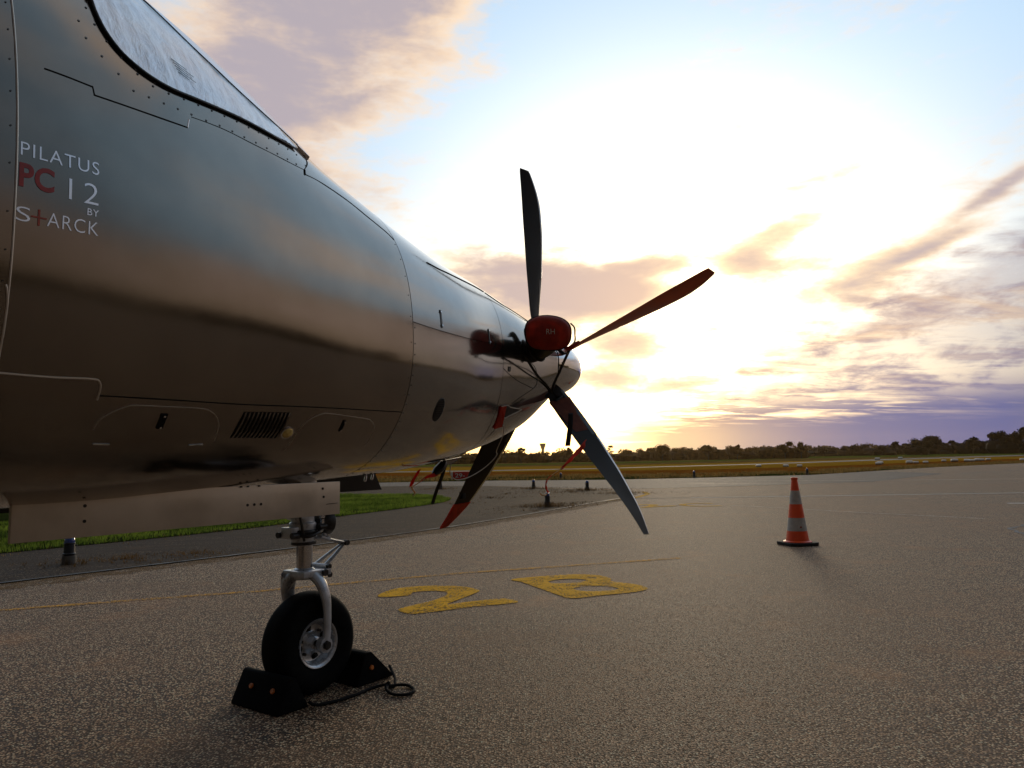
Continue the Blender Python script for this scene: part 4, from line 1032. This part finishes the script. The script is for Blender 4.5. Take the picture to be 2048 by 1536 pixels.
# wheel
wh = empty('nose_wheel', L(1.82, 0, .2225), 0, AIR)
def wheel(root, Rt, W, rr, c=(0, 0, 0)):
    t = MB(); w = W/2
    prof_ = [(rr-.008, -w*.62), (rr+.010, -w*.80), (rr+.04*Rt/.22, -w*.97), (Rt*.80, -w*1.0), (Rt*.91, -w*.86), (Rt*.972, -w*.60), (Rt*.996, -w*.3), (Rt, 0)]
    prof_ = prof_+[(r, -h) for r, h in reversed(prof_[:-1])]
    pr = smooth_open([Vector((r, h, 0)) for r, h in prof_], 3); t.lathe([(p.x, p.y) for p in pr], c, (1, 0, 0), 72); t.build('tyre', M['rubber'], root, auto=60)
    g = MB()
    for h in (-.30, -.10, .10, .30): g.lathe([(Rt*(1-.004*abs(h)*6)+.0006, h*w-.003), (Rt*(1-.004*abs(h)*6)+.0006, h*w+.003)], c, (1, 0, 0), 72)
    split_build(g, 'tread_groove', M['seam'], root)
    for sg in (1, -1):
        r = MB(); r.lathe([(rr-.004, sg*w*.60), (rr+.006, sg*w*.80), (rr+.004, sg*w*.86), (rr-.004, sg*w*.84), (rr-.012, sg*w*.70), (rr-.016, sg*w*.50), (rr-.022, sg*w*.22), (rr*.55, sg*w*.12), (rr*.40, sg*w*.20), (rr*.30, sg*w*.55), (rr*.22, sg*w*.62), (0, sg*w*.62)], c, (1, 0, 0), 56)
        r.build('rim', M['rim'], root, auto=50)
        q = MB()
        for k in range(4):
            a = 2*math.pi*k/4+.3; q.lathe([(0, 0), (.015*rr/.09, 0), (.015*rr/.09, .0015), (0, .0015)], Vector(c)+Vector((sg*w*.19-(.0 if sg > 0 else .0015), math.cos(a)*rr*.68, math.sin(a)*rr*.68)), (1, 0, 0), 14)
        split_build(q, 'rim_hole', M['seam'], root)
        b = MB()
        for k in range(6):
            a = 2*math.pi*(k+.5)/6+.3; p = Vector(c)+Vector((sg*w*.14, math.cos(a)*rr*.60, math.sin(a)*rr*.60)); b.cyl(p, p+Vector((sg*.016, 0, 0)), .006*rr/.09, 6)
        split_build(b, 'rim_bolt', M['geardark'], root)
wheel(wh, .2225, .158, .102)
# gear doors
def rounded_door(t0, t1, z0, z1, s, rad, th=.018, slant=0.0, tilt=0.0):
    P = [L(t0, s, z0), L(t0+slant, s, z1)]
    P += [L(t1-rad+rad*math.sin(q), s, z1-rad+rad*math.cos(q)) for q in [R(d) for d in range(0, 91, 15)]]
    P += [L(t1, s, z0)]
    m = MB(); m.prism(P, (1, 0, 0), th); return m
m = rounded_door(1.87, 3.14, .803, .942, .25, .035); gd = m.build('nose_gear_door', M['door'], AIR, bevel=.002)
m = MB()
for t, z in ((2.93, .902), (2.93, .853), (2.33, .868), (2.30, .868), (2.27, .868), (1.965, .915), (1.96, .88)):
    m.lathe([(.0055, .0092), (.0055, .0105), (.003, .0105), (.0025, .0095), (0, .0095)], L(t, .25, z), (1, 0, 0), 14)
o = m.build('door_screws', M['geardark'], gd); o['kind'] = 'stuff'
m = MB()
for t in (2.36, 2.33, 2.28): m.box(L(t, .2605, .939), (.005, .008, .006))
m.tube([L(1.945, .2605, .848), L(1.885, .2605, .850)], .0012, 5); split_build(m, 'door_clip', M['geardark'], gd)
m = rounded_door(1.13, 3.10, .868, .958, -.255, .03, .02, .05); m.build('port_gear_door', M['inner'], AIR, bevel=.002)
for i, (t, z) in enumerate(((1.52, .955), (1.475, .962))):
    m = MB(); m.tube(smooth_open([L(t, .03, z+.03), L(t-.004, .04, z), L(t+.006, .045, z-.025)], 4), .006, 8); m.build('drain_tube', M['chrome'], AIR)
m = MB(); m.prism([L(.74, 0, 1.04), L(.92, 0, 1.02), L(.90, 0, .990), L(.82, 0, 1.0)], (1, 0, 0), .012); m.build('drain_mast', M['paint'], AIR, bevel=.002)
# ---- rest of the airframe (outside the photograph, throws the shade the camera stands in)
def wing(sg):
    m = MB(); st = [(.55, 4.95, 2.15, .98), (4.3, 5.25, 1.62, 1.30), (8.0, 5.62, 1.02, 1.68)]; vs = []; N = 14
    for s, le, c, z in st:
        for k in range(2*N):
            u = (k/N if k < N else 2-k/N); y = .6*(.2969*math.sqrt(u)-.126*u-.3516*u*u+.2843*u**3-.1036*u**4)*c
            vs.append(L(le+c*u, sg*s, z+(y if k < N else -y*.7)))
    fs = [(i*2*N+k, i*2*N+(k+1) % (2*N), (i+1)*2*N+(k+1) % (2*N), (i+1)*2*N+k) for i in range(2) for k in range(2*N)]; fs += [tuple(2*2*N+k for k in range(2*N))]
    m.add(vs, fs); m.build('wing', M['paint'], AIR)
    mg = MB(); mg.tube([L(5.95, sg*2.25, 1.1), L(6.0, sg*2.25, .62), L(5.9, sg*2.3, .3)], [.055, .05, .05], 14); mg.build('main_gear_leg', M['gearpaint'], AIR)
    w = empty('main_wheel', L(5.9, sg*2.43, .305), 0, AIR); wheel(w, .305, .20, .13)
wing(1); wing(-1)
m = MB(); vs = [L(10.6, 0, 2.6), L(12.2, 0, 4.3), L(13.6, 0, 4.3), L(13.3, 0, 2.3)]; m.prism(vs, (1, 0, 0), .14); m.build('tail_fin', M['paint'], AIR, bevel=.04)
m = MB(); m.prism([L(12.1, 2.5, 4.33), L(12.9, 2.5, 4.33), L(13.4, 0, 4.33), L(12.9, -2.5, 4.33), L(12.1, -2.5, 4.33), L(11.9, 0, 4.33)], (0, 0, 1), .09); m.build('tailplane', M['paint'], AIR, bevel=.02)
# ------------------------------------------------------------------ covers, straps and streamers
def world(p): return AIR_M @ Vector(p)
AIR_M = Matrix.Translation((HX, HY, 0)) @ Matrix.Rotation(-PHI, 4, 'Z')
def thing_at(name, p, label, cat, group=None):
    """thing whose own frame is the aircraft's orientation at local point p"""
    o = empty(name, world(p), -PHI); tag(o, label, cat, group); o['_off'] = 0
    del o['_off']; return o
def ribbon(P, w, wdir, th=.0015, ruffle=0.0, n=5, seed=0):
    """cloth band along P with half width vector wdir(i) -> MB"""
    P = smooth_open(P, n); m = MB(); vs = []; fs = []; K = 4; N = len(P)
    for i, p in enumerate(P):
        f = i/(N-1); ww = w(f) if callable(w) else w; d = wdir(f).normalized() if callable(wdir) else Vector(wdir).normalized()
        t = (P[min(i+1, N-1)]-P[max(i-1, 0)]).normalized(); nn = t.cross(d).normalized()
        for k in range(K+1):
            u = k/K-.5; vs.append(p+d*ww*u+nn*(ruffle*mnoise.noise(Vector((f*7+seed, u*2.5, seed)))))
    for i in range(N-1):
        for k in range(K): a = i*(K+1)+k; fs.append((a, a+1, a+K+2, a+K+1))
    m.add(vs, fs); return m
def solid(o, th=.002):
    md = o.modifiers.new('thickness', 'SOLIDIFY'); md.thickness = th; return o
# red padded cover on the starboard exhaust stack
C0 = L(.56, .50, 1.73)
ex = thing_at('exhaust_cover', C0, 'red padded cover marked RH over the exhaust stack beside the propeller', 'exhaust cover')
NX = Vector((.60, -.80, -.02)).normalized()             # outward, towards the rear and starboard
UX = Vector((0, 0, 1)); UX = (UX-NX*UX.dot(NX)).normalized(); RX = UX.cross(NX).normalized()
if RX.dot(Vector((.7, .7, 0))) < 0: RX = -RX
def cov(u, v, d): return RX*u+UX*v+NX*d
m = MB(); vs = []; fs = []; N = 48
def outline(a, k):
    n = 2.7; c, s = math.cos(a), math.sin(a)
    w = .128*(1+.02*math.sin(3*a)); h = .098
    u = w*math.copysign(abs(c)**(2/n), c); v = h*math.copysign(abs(s)**(2/n), s)
    v += -.012*u/.128*(1 if v > 0 else .2) if u > 0 else 0
    return u*k, v*k
rings = [(0.0, .030), (.35, .028), (.65, .022), (.85, .012), (.95, .003), (1.0, -.008), (1.01, -.022), (.985, -.040), (.95, -.050), (.80, -.055)]
for k, d in rings:
    for j in range(N):
        a = 2*math.pi*j/N; u, v = outline(a, k); cr = .0045*mnoise.noise(Vector((u*22, v*22, d*20)))+.006*mnoise.noise(Vector((u*7, v*9, 3)))
        vs.append(cov(u, v, d+cr*(1 if k < .99 else 0))+(RX*math.cos(a)+UX*math.sin(a))*(.0035*mnoise.noise(Vector((a*3, d*30, 1))) if k >= .95 else 0))
for i in range(len(rings)-1):
    for j in range(N): fs.append((i*N+j, i*N+(j+1) % N, (i+1)*N+(j+1) % N, (i+1)*N+j))
m.add(vs, fs); cv = m.build('cover_shell', M['redcover'], ex, auto=70)
m = MB(); m.tube([cov(*outline(2*math.pi*j/N, 1.012), -.012) for j in range(N+1)], .0045, 8); m.build('piping', M['strap'], ex)
me = text_mesh('RH', -.004); xs = [v.co.x for v in me.vertices]; ys = [v.co.y for v in me.vertices]
for v in me.vertices:
    u = -.014+(v.co.x-min(xs))/(max(xs)-min(xs))*.048; w_ = -.014+(v.co.y-min(ys))/(max(ys)-min(ys))*.030
    v.co = cov(u, w_, .0355)
split_mesh(me, 'letter', M['whitecord'], ex)
m = MB(); m.tube(smooth_open([cov(.128, .055, -.02), cov(.150, .030, -.02), cov(.152, -.01, -.02), cov(.150, -.050, -.02), cov(.120, -.078, -.02)], 5), .0045, 8); m.build('elastic_cord', M['strap'], ex)
m = MB(); m.tube(smooth_open([cov(.09, -.085, -.03), cov(.115, -.085, -.01), cov(.135, -.080, -.02), cov(.16, -.06, -.03), cov(.172, -.055, -.03)], 4), [.012, .018, .015, .010, .006]+[.006]*12, 8) if 0 else None
kn = [cov(.095, -.088, -.03), cov(.120, -.088, -.015), cov(.148, -.070, -.02), cov(.175, -.052, -.03)]
kp = smooth_open(kn, 4); m.tube(kp, [.013+.007*math.sin(math.pi*i/(len(kp)-1)) for i in range(len(kp))], 8, flat=.7); m.build('knotted_corner', M['redcover'], ex)
m = MB(); m.tube([cov(.06, -.09, -.05), cov(.085, -.115, -.05), cov(.11, -.112, -.05)], [.022, .026, .008], 8, flat=.5); m.build('loose_flap', M['stack'], ex)
# black straps that tie the cover to the blade
A3 = A0+4*math.pi/5
def bp(r, u, s_=1.0): return blade_pt(A3, r, u, s_)
st = thing_at('tie_strap', C0, 'black strap tying the red exhaust cover down to the lower right propeller blade', 'strap')
def rel(p): return Vector(p)-C0
S1 = [C0+cov(.125, -.085, -.02), L(.22, .36, 1.56), L(.07, .20, 1.455), bp(.27, .45)+Vector((.02, 0, 0))]
S2 = [L(.62, .38, 1.60), L(.42, .31, 1.53), L(.22, .24, 1.485), bp(.27, .55)+Vector((.02, 0, 0))]
for P in (S1, S2):
    m = MB(); m.tube([rel(p) for p in smooth_open(P, 6)], .009, 8, flat=.45); m.build('strap', M['strap'], st)
m = MB(); m.tube([rel(p) for p in smooth_open([bp(.25, .2, 1.2)+Vector((.015, 0, 0)), bp(.27, .5)+Vector((.03, 0, 0)), bp(.29, .8)+Vector((.018, 0, 0))], 4)], .015, 8, flat=.5); m.build('knot', M['strap'], st)
# padded wrap on the root of the same blade with its strap end hanging down
wr_ = thing_at('blade_wrap', bp(.4, .5), 'dark red wrap on the root of the lower right propeller blade with strap hanging', 'blade wrap')
b0 = bp(.4, .5)
def wrap_mb(a, r0, r1, off, taper=0.0, u0=-.02, u1=1.02):
    m = MB(); vs = []; fs = []; rr = frange(r0, r1, .02); uu = [u0+(u1-u0)*q/9 for q in range(10)]
    for i, r in enumerate(rr):
        f = i/(len(rr)-1); cen = blade_pt(a, r, .5, 0)
        lp = [(u, 1) for u in uu]+[(u, -1) for u in reversed(uu)]
        for u, s_ in lp:
            uc = min(1, max(0, u)); p = blade_pt(a, r, uc, s_); ed = (p-cen)
            wv = .002*mnoise.noise(Vector((r*30, u*6, s_)))
            vs.append(p+ed*(.06*(1-taper*f))+Vector((math.cos(a), 0, -math.sin(a)))*s_*(off+wv)-ed*taper*f*.5)
    n = 20
    for i in range(len(rr)-1):
        for q in range(n): fs.append((i*n+q, i*n+(q+1) % n, (i+1)*n+(q+1) % n, (i+1)*n+q))
    fs.append(tuple(range(n))); fs.append(tuple((len(rr)-1)*n+q for q in range(n))); m.add(vs, fs); return m
m = wrap_mb(A3, .30, .56, .004, .9); m.v = [tuple(Vector(v)-b0) for v in m.v]; m.build('wrap', M['wrapcloth'], wr_, auto=60)
m = ribbon([p-b0 for p in [L(.05, .32, 1.30), L(.09, .34, 1.22), L(.12, .345, 1.15), L(.145, .35, 1.095)]], .030, (.8, .6, 0), ruffle=.004); solid(m.build('strap_end', M['strap'], wr_, fixn=False), .004)
# red tip sock on the lower left blade, strapped up to the belly
A4 = A0+6*math.pi/5; t4 = blade_pt(A4, 1.2, .5, 0)
sk = thing_at('blade_tip_cover', t4, 'red sock on the tip of the lower left propeller blade', 'blade cover')
m = wrap_mb(A4, 1.13, 1.335, .004); m.v = [tuple(Vector(v)-t4) for v in m.v]; m.build('sock', M['redtape'], sk, auto=60)
m = MB(); m.tube([p-t4 for p in smooth_open([L(.372, -.44, .998), L(.345, -.50, .91), L(.318, -.57, .82), L(.29, -.63, .735)], 5)], .013, 8, flat=.35); m.build('strap', M['strap'], sk)
m = MB(); m.box(blade_pt(A4, 1.06, .75, 1.2)-t4, (.03, .04, .05)); m.build('buckle', M['strap'], sk, bevel=.006)
# red bungs in the cowl inlets
pl = thing_at('intake_plug', bl(.66, 128, .01), 'red foam plug in the triangular inlet low on the nose cowl', 'intake plug', 'red plugs in the cowl openings')
pc = bl(.66, 128, .01)
def patchy(pts, off0, off1, mat, name, parent, c):
    m = MB(); k = len(pts); vs = [bl(t, th, off1)-c for t, th in pts]+[bl(t, th, off0)-c for t, th in pts]
    m.add(vs, [tuple(range(k)), tuple(reversed(range(k, 2*k)))]+[(i, (i+1) % k, (i+1) % k+k, i+k) for i in range(k)]); return m.build(name, M[mat], parent, smooth=False)
patchy([(.7152, 138.85), (.7363, 121.62), (.6758, 121.6), (.6547, 131.14), (.6244, 138.94)], -.01, .010, 'redtape', 'plug_face', pl, pc)
patchy([(.672, 121.9), (.6166, 123.86), (.4532, 128.18), (.652, 131.0)], -.01, .005, 'stack', 'inlet_shade_patch', pl, pc)  # flat dark patch painted for the shaded inside of the inlet
m = MB(); m.tube([bl(t, th, .007)-pc for t, th in ((.4532, 128.18), (.6547, 131.3), (.6244, 138.94))], .003, 6); m.tube([bl(t, th, .007)-pc for t, th in ((.7363, 121.2), (.66, 121.2), (.61, 123.5), (.4532, 128.0))], .0025, 6); split_build(m, 'plug_edging', M['whitecord'], pl)
cd = smooth_open([bl(.63, 137, .012), L(.60, .20, 1.165), L(.56, .12, 1.075), L(.47, .05, 1.045), L(.50, .0, .985), L(.60, -.02, .935), L(.72, -.01, .912), L(.80, 0, .916), L(.84, 0, .95), L(.83, 0, 1.0)], 8)
m = MB(); m.tube([p-pc for p in cd], .0028, 6); m.build('cord', M['whitecord'], pl)
p2 = L(.93, .0, .985)
pk = thing_at('intake_plug', p2, 'dark red plug hanging under the belly beside the cord loop', 'intake plug', 'red plugs in the cowl openings')
m = MB(); m.tube(smooth_open([L(.885, 0, 1.02)-p2, L(.92, 0, .985)-p2, L(.955, 0, .962)-p2, L(.985, 0, .95)-p2], 4), [.012, .02, .026, .030, .032, .033, .033, .032, .028, .024, .018, .012, .008], 10, flat=.7); m.build('plug_body', M['stack'], pk)
rb = ribbon([L(.90, .01, .99)-p2, L(.96, .01, .95)-p2, L(1.04, .01, .935)-p2, L(1.10, .01, .91)-p2], lambda f: .03*(1-f)+.006, (0, .3, 1), ruffle=.004, seed=3); solid(rb.build('streamer', M['redtape'], pk, fixn=False))
rb = ribbon([L(1.06, .01, .928)-p2, L(1.11, .01, .905)-p2, L(1.165, .01, .885)-p2], .006, (0, .2, 1)); solid(rb.build('cord', M['cream'], pk, fixn=False))
p3 = L(1.13, .02, .96)
s3 = thing_at('streamer', p3, 'short red warning streamer with cream tail hanging below the nose, leftmost', 'streamer', 'red warning streamers')
rb = ribbon([L(1.115, .02, .975)-p3, L(1.135, .02, .95)-p3, L(1.165, .02, .915)-p3, L(1.178, .02, .89)-p3], lambda f: .022+.010*math.sin(math.pi*f), (.3, 1, .5), ruffle=.006, seed=5); solid(rb.build('ribbon', M['redtape'], s3, fixn=False))
rb = ribbon([L(1.178, .02, .89)-p3, L(1.165, .02, .872)-p3, L(1.150, .02, .855)-p3, L(1.162, .02, .838)-p3], lambda f: .012, (0, 1, .1), ruffle=.006, seed=6); solid(rb.build('tail', M['cream'], s3, fixn=False))
p4 = L(.15, .45, 1.09)
s4 = thing_at('streamer', p4, 'long red streamer blowing left from the lower right propeller blade', 'streamer', 'red warning streamers')
rb = ribbon([L(.10, .45, 1.105)-p4, L(.20, .45, 1.055)-p4, L(.30, .45, 1.0)-p4, L(.38, .45, .965)-p4], lambda f: .062*(1-f*.75), (0, .5, 1), ruffle=.012, seed=8); solid(rb.build('ribbon', M['redtape'], s4, fixn=False))
rb = ribbon([L(.37, .45, .968)-p4, L(.43, .45, .945)-p4, L(.49, .45, .925)-p4], .005, (0, .2, 1)); solid(rb.build('thread', M['cream'], s4, fixn=False))
rb = ribbon([L(.485, .45, .928)-p4, L(.53, .45, .905)-p4, L(.545, .45, .878)-p4, L(.54, .45, .85)-p4, L(.52, .45, .832)-p4], .014, (0, 1, .2), ruffle=.004, seed=2); solid(rb.build('fold', M['redtape'], s4, fixn=False))
rb = ribbon([L(.52, .45, .836)-p4, L(.54, .45, .822)-p4, L(.575, .45, .818)-p4, L(.605, .45, .832)-p4], .007, (0, .4, 1)); solid(rb.build('tail', M['cream'], s4, fixn=False))
# ------------------------------------------------------------------ chocks and rope
def chock(t0, t1, r0, r1, s0, s1, h, label, refl):
    c = L((t0+t1)/2, (s0+s1)/2, 0); o = empty('wheel_chock', world(c), -PHI); tag(o, label, 'wheel chock', 'chocks at the nose wheel')
    m = MB(); P = [L(t0, s0, .004)-c, L(t0+.006, s0, .02)-c, L(r0, s0, h-.006)-c, L(r0+.01, s0, h)-c, L(r1-.01, s0, h)-c, L(r1, s0, h-.006)-c, L(t1-.006, s0, .02)-c, L(t1, s0, .004)-c]
    mid = [p+Vector(((s1-s0)/2, 0, 0)) for p in P]; m.prism(mid, (1, 0, 0), s1-s0); m.build('chock_block', M['chock'], o, bevel=.004)
    g = MB()
    for k in range(5):
        s = s0+(s1-s0)*(k+.5)/5; g.box(L((r0+t0)/2+.002, s, h*.5)-c, (.012, .006, h*.5), Matrix.Rotation(math.atan2(r0-t0, h), 3, 'X'))
    split_build(g, 'grip_rib', M['chock'], o)
    for (t, s, z, d) in refl:
        q = MB(); q.lathe([(0, .006), (.009, .006), (.011, .003), (.011, -.002), (0, -.002)], L(t, s, z)-c, d, 16); q.build('reflector', M['reflector'], o)
    return o
aft = Vector((0, -1, .42)).normalized()
chock(1.955, 2.112, 2.020, 2.052, -.155, .165, .140, 'black rubber chock with two orange reflectors behind the nose wheel', [(2.080, -.055, .086, aft), (2.080, .091, .086, aft)])
chock(1.435, 1.66, 1.565, 1.612, -.20, .14, .145, 'black rubber chock in front of the nose wheel with rope tied to it', [(1.575, .1435, .075, (1, 0, 0))])
rp = [(1.442, .125, .05), (1.46, .16, .035), (1.50, .22, .02), (1.545, .265, .012), (1.566, .279, .010), (1.585, .272, .010), (1.598, .265, .012), (1.56, .285, .014), (1.53, .31, .012), (1.53, .35, .010), (1.568, .405, .010), (1.622, .412, .010), (1.652, .365, .010), (1.640, .309, .016), (1.600, .268, .022), (1.600, .225, .012), (1.66, .213, .010), (1.732, .225, .010), (1.831, .222, .010), (1.907, .205, .010), (1.945, .19, .014), (1.965, .178, .03)]
rc = L(1.6, .3, 0); ro = empty('chock_rope', world(rc), -PHI); tag(ro, 'black rope looped on the asphalt joining the two nose wheel chocks', 'rope')
m = MB(); P = smooth_open([L(t, s, z)-rc for t, s, z in rp], 10); m.tube(P, [.0068*(1+.10*math.sin(i*1.9)) for i in range(len(P))], 10); m.build('rope', M['rope'], ro)
m = MB(); m.tube([L(1.595, .262, .006)-rc, L(1.59, .268, .022)-rc, L(1.60, .275, .03)-rc], [.012, .014, .010], 10); m.build('knot', M['rope'], ro)
# ------------------------------------------------------------------ traffic cone
cn = empty('traffic_cone', (3.165, 8.60, .004), .25); tag(cn, 'orange red traffic cone with two grey white bands and black base', 'traffic cone')
H = .745
def crad(z): return .128-(.128-.034)*(z/.70)
m = MB(); P = []
for k in range(4):
    a = math.pi/2*k
    for da in (-.16, .16): P.append(Vector((.222*math.cos(a+math.pi/4+da), .222*math.sin(a+math.pi/4+da), .016)))
m.prism(P, (0, 0, 1), .032); m.build('base', M['cone_base'], cn, bevel=.004)
m = MB(); m.lathe([(.150, .030), (.152, .038), (.140, .044), (.128, .050)], n=40); m.build('collar', M['cone_red'], cn)
zs = [.04, .155, .300, .450, .600, .715]
for k in range(5):
    z0, z1 = zs[k], zs[k+1]; white = k % 2 == 1; e = .0015 if white else 0
    m = MB(); m.lathe([(crad(z0)-.004, z0), (crad(z0)+e, z0), (crad(z1)+e, z1), (crad(z1)-.004, z1)], n=48); b = m.build('band', M['cone_white'] if white else M['cone_red'], cn, auto=40)
    b['label'] = 'grey white reflective band' if white else 'orange red plastic band'
m = MB(); m.lathe([(crad(.715), .715), (.036, .722), (.037, .742), (.034, H), (.026, H), (.026, .73)], n=32); m.build('rim', M['cone_red'], cn)
m = MB(); q = R(-100); nn = Vector((math.cos(q), math.sin(q), .1)); m.lathe([(0, .003), (.010, .002), (.011, 0)], nn*.103*1.0+Vector((0, 0, .19)), nn, 14); m.build('scuff_mark', M['redcover'], cn)
# ------------------------------------------------------------------ taxiway edge lamps
def lamp_proto():
    o = empty('edge_lamp')
    m = MB(); m.lathe([(0, 0), (.068, 0), (.068, .07), (.062, .085), (0, .085)], n=28); m.build('base', M['darkconcrete'], o, auto=30)
    m = MB(); m.lathe([(.058, .085), (.062, .092), (.062, .105), (.054, .112), (.052, .20), (.056, .205), (.056, .215), (.050, .218)], n=28); m.build('body', M['lampbody'], o, auto=30)
    m = MB(); m.lathe([(.051, .21), (.051, .235), (.046, .262), (.032, .282), (.012, .290), (0, .291)], n=28); m.build('dome', M['bluedome'], o, auto=60)
    m = MB(); m.box((.07, 0, .19), (.02, .012, .012)); m.build('clip', M['lampbody'], o)
    return o
lamps = [(-4.66, 8.03, 'blue domed taxiway lamp at the far left under the gear door'), (.69, 15.79, 'blue domed taxiway lamp among weeds in the middle of the shoulder'), (.64, 24.74, 'small blue lamp near the taxiway, straight behind the red streamer'),
         (2.21, 22.97, 'small blue lamp near the curved yellow line'), (-2.47, 25.69, 'small blue lamp left of the dark propeller blade'), (2.16, 34.9, 'tiny lamp in the verge across the taxiway, left one'),
         (7.96, 33.6, 'tiny lamp in the verge across the taxiway between blade and cone'), (13.45, 34.9, 'tiny lamp in the verge across the taxiway beside the cone')]
lp = lamp_proto()
for i, (x, y, lab) in enumerate(lamps):
    o = lp if i == 0 else copy_tree(lp); o.location = (x, y, .012 if y < 34 else .0); o.rotation_euler.z = i*.9; tag(o, lab, 'edge lamp', 'blue taxiway edge lamps')
# ------------------------------------------------------------------ red runway sign
sg_ = empty('taxiway_sign', (-2.50, 36.4, terr(36)), .10); tag(sg_, 'low red taxiway sign with white number 29 behind the dark blade', 'sign')
m = MB(); m.box((.02, 0, .22), (.86, .10, .35)); m.build('sign_board', M['signred'], sg_, bevel=.01)
m = MB(); m.box((-.45, 0, .22), (.07, .16, .37)); m.build('end_cap', M['signwhite'], sg_, bevel=.01)
for x in (-.3, .3): m = MB(); m.cyl((x, 0, -.05), (x, 0, .06), .02, 10); m.build('leg', M['lampbody'], sg_)
me = text_mesh('29-', .01); xs = [v.co.x for v in me.vertices]; ys = [v.co.y for v in me.vertices]
for v in me.vertices: v.co = Vector((-.30+(v.co.x-min(xs))/(max(xs)-min(xs))*.46, -.054, .12+(v.co.y-min(ys))/(max(ys)-min(ys))*.20))
split_mesh(me, 'number', M['signwhite'], sg_)
# ------------------------------------------------------------------ white wrapped bales in the mown field
bales = [(19.0, 59.0), (20.3, 56.7), (20.9, 55.6), (49.4, 103.2), (30.9, 64.1), (28.7, 59.8), (57.9, 113.8), (33.4, 64.2), (33.6, 63.5), (34.4, 63.5), (40.8, 72.1), (41.1, 70.9), (41.4, 69.4), (41.5, 68.8), (44.0, 72.1), (46.0, 74.7), (48.2, 77.2), (46.6, 69.6)]
PXB = [1517, 1574, 1600, 1755, 1761, 1757, 1800, 1819, 1833, 1850, 1889, 1909, 1934, 1945, 1955, 1964, 1976, 2046]
WB = [9, 9, 9, 8, 9, 10, 7, 10, 8, 8, 7, 10, 9, 8, 9, 7, 7, 8]
BL = ['white bale leftmost of the row, left of the cone', 'white bale just left of the cone tip', 'white bale just right of the cone tip', 'white bale farther back above the touching pair', 'white bale rear one of the touching pair', 'white bale front one of the touching pair',
      'white bale farther back right of the touching pair', 'first white bale of the trio right of the touching pair', 'middle white bale of the trio on golden grass', 'right white bale of the trio on golden grass', 'white bale alone left of the long row', 'wide white bale alone before the long row',
      'first white bale of the long row at right', 'second white bale of the long row at right', 'third white bale of the long row at right', 'fourth white bale of the long row at right', 'last white bale of the long row, slightly higher', 'white bale at the right edge of the view']
def bale_proto():
    o = empty('hay_bale')
    m = MB(); N = 24; vs = []; fs = []
    m.lathe([(0, -.5), (.40, -.5), (.47, -.46), (.50, -.38), (.505, 0), (.50, .38), (.47, .46), (.40, .5), (0, .5)], (0, 0, .30), (1, 0, 0), N)
    m.v = [(x, y*.9, max(0.0, z*.62+.03)) for x, y, z in m.v]; m.build('wrap', M['bale'], o, auto=40)
    m = MB(); m.box((0, 0, .09), (1.02, .86, .18)); m.build('lower_side', M['baledark'], o, bevel=.03)
    return o
bpz = bale_proto()
for i, ((x, y), wpx, lab) in enumerate(zip(bales, WB, BL)):
    o = bpz if i == 0 else copy_tree(bpz); r = math.hypot(x, y); s = wpx*1.0/1512*r
    o.location = (x, y, terr(r)+.01); o.scale = (s, s, s*.95); o.rotation_euler.z = -math.atan2(x, y)+random.uniform(-.3, .3)
    tag(o, lab, 'bale', 'white wrapped bales in the field')

# ------------------------------------------------------------------ evening haze over the field
def haze():
    m = MB(); m.box((0, 330, 8.5), (1700, 1180, 23)); o = m.build('haze', [], None, smooth=False, fixn=True)
    mt = bpy.data.materials.new('evening_haze'); mt.use_nodes = True; nt = mt.node_tree; nt.nodes.clear()
    v = nt.nodes.new('ShaderNodeVolumePrincipled'); v.inputs['Color'].default_value = (1.0, .74, .42, 1); v.inputs['Density'].default_value = HAZE_DENSITY; v.inputs['Anisotropy'].default_value = .8
    out = nt.nodes.new('ShaderNodeOutputMaterial'); nt.links.new(v.outputs[0], out.inputs['Volume']); o.data.materials.append(mt); o['kind'] = 'stuff'
HAZE_DENSITY = .00008
haze()
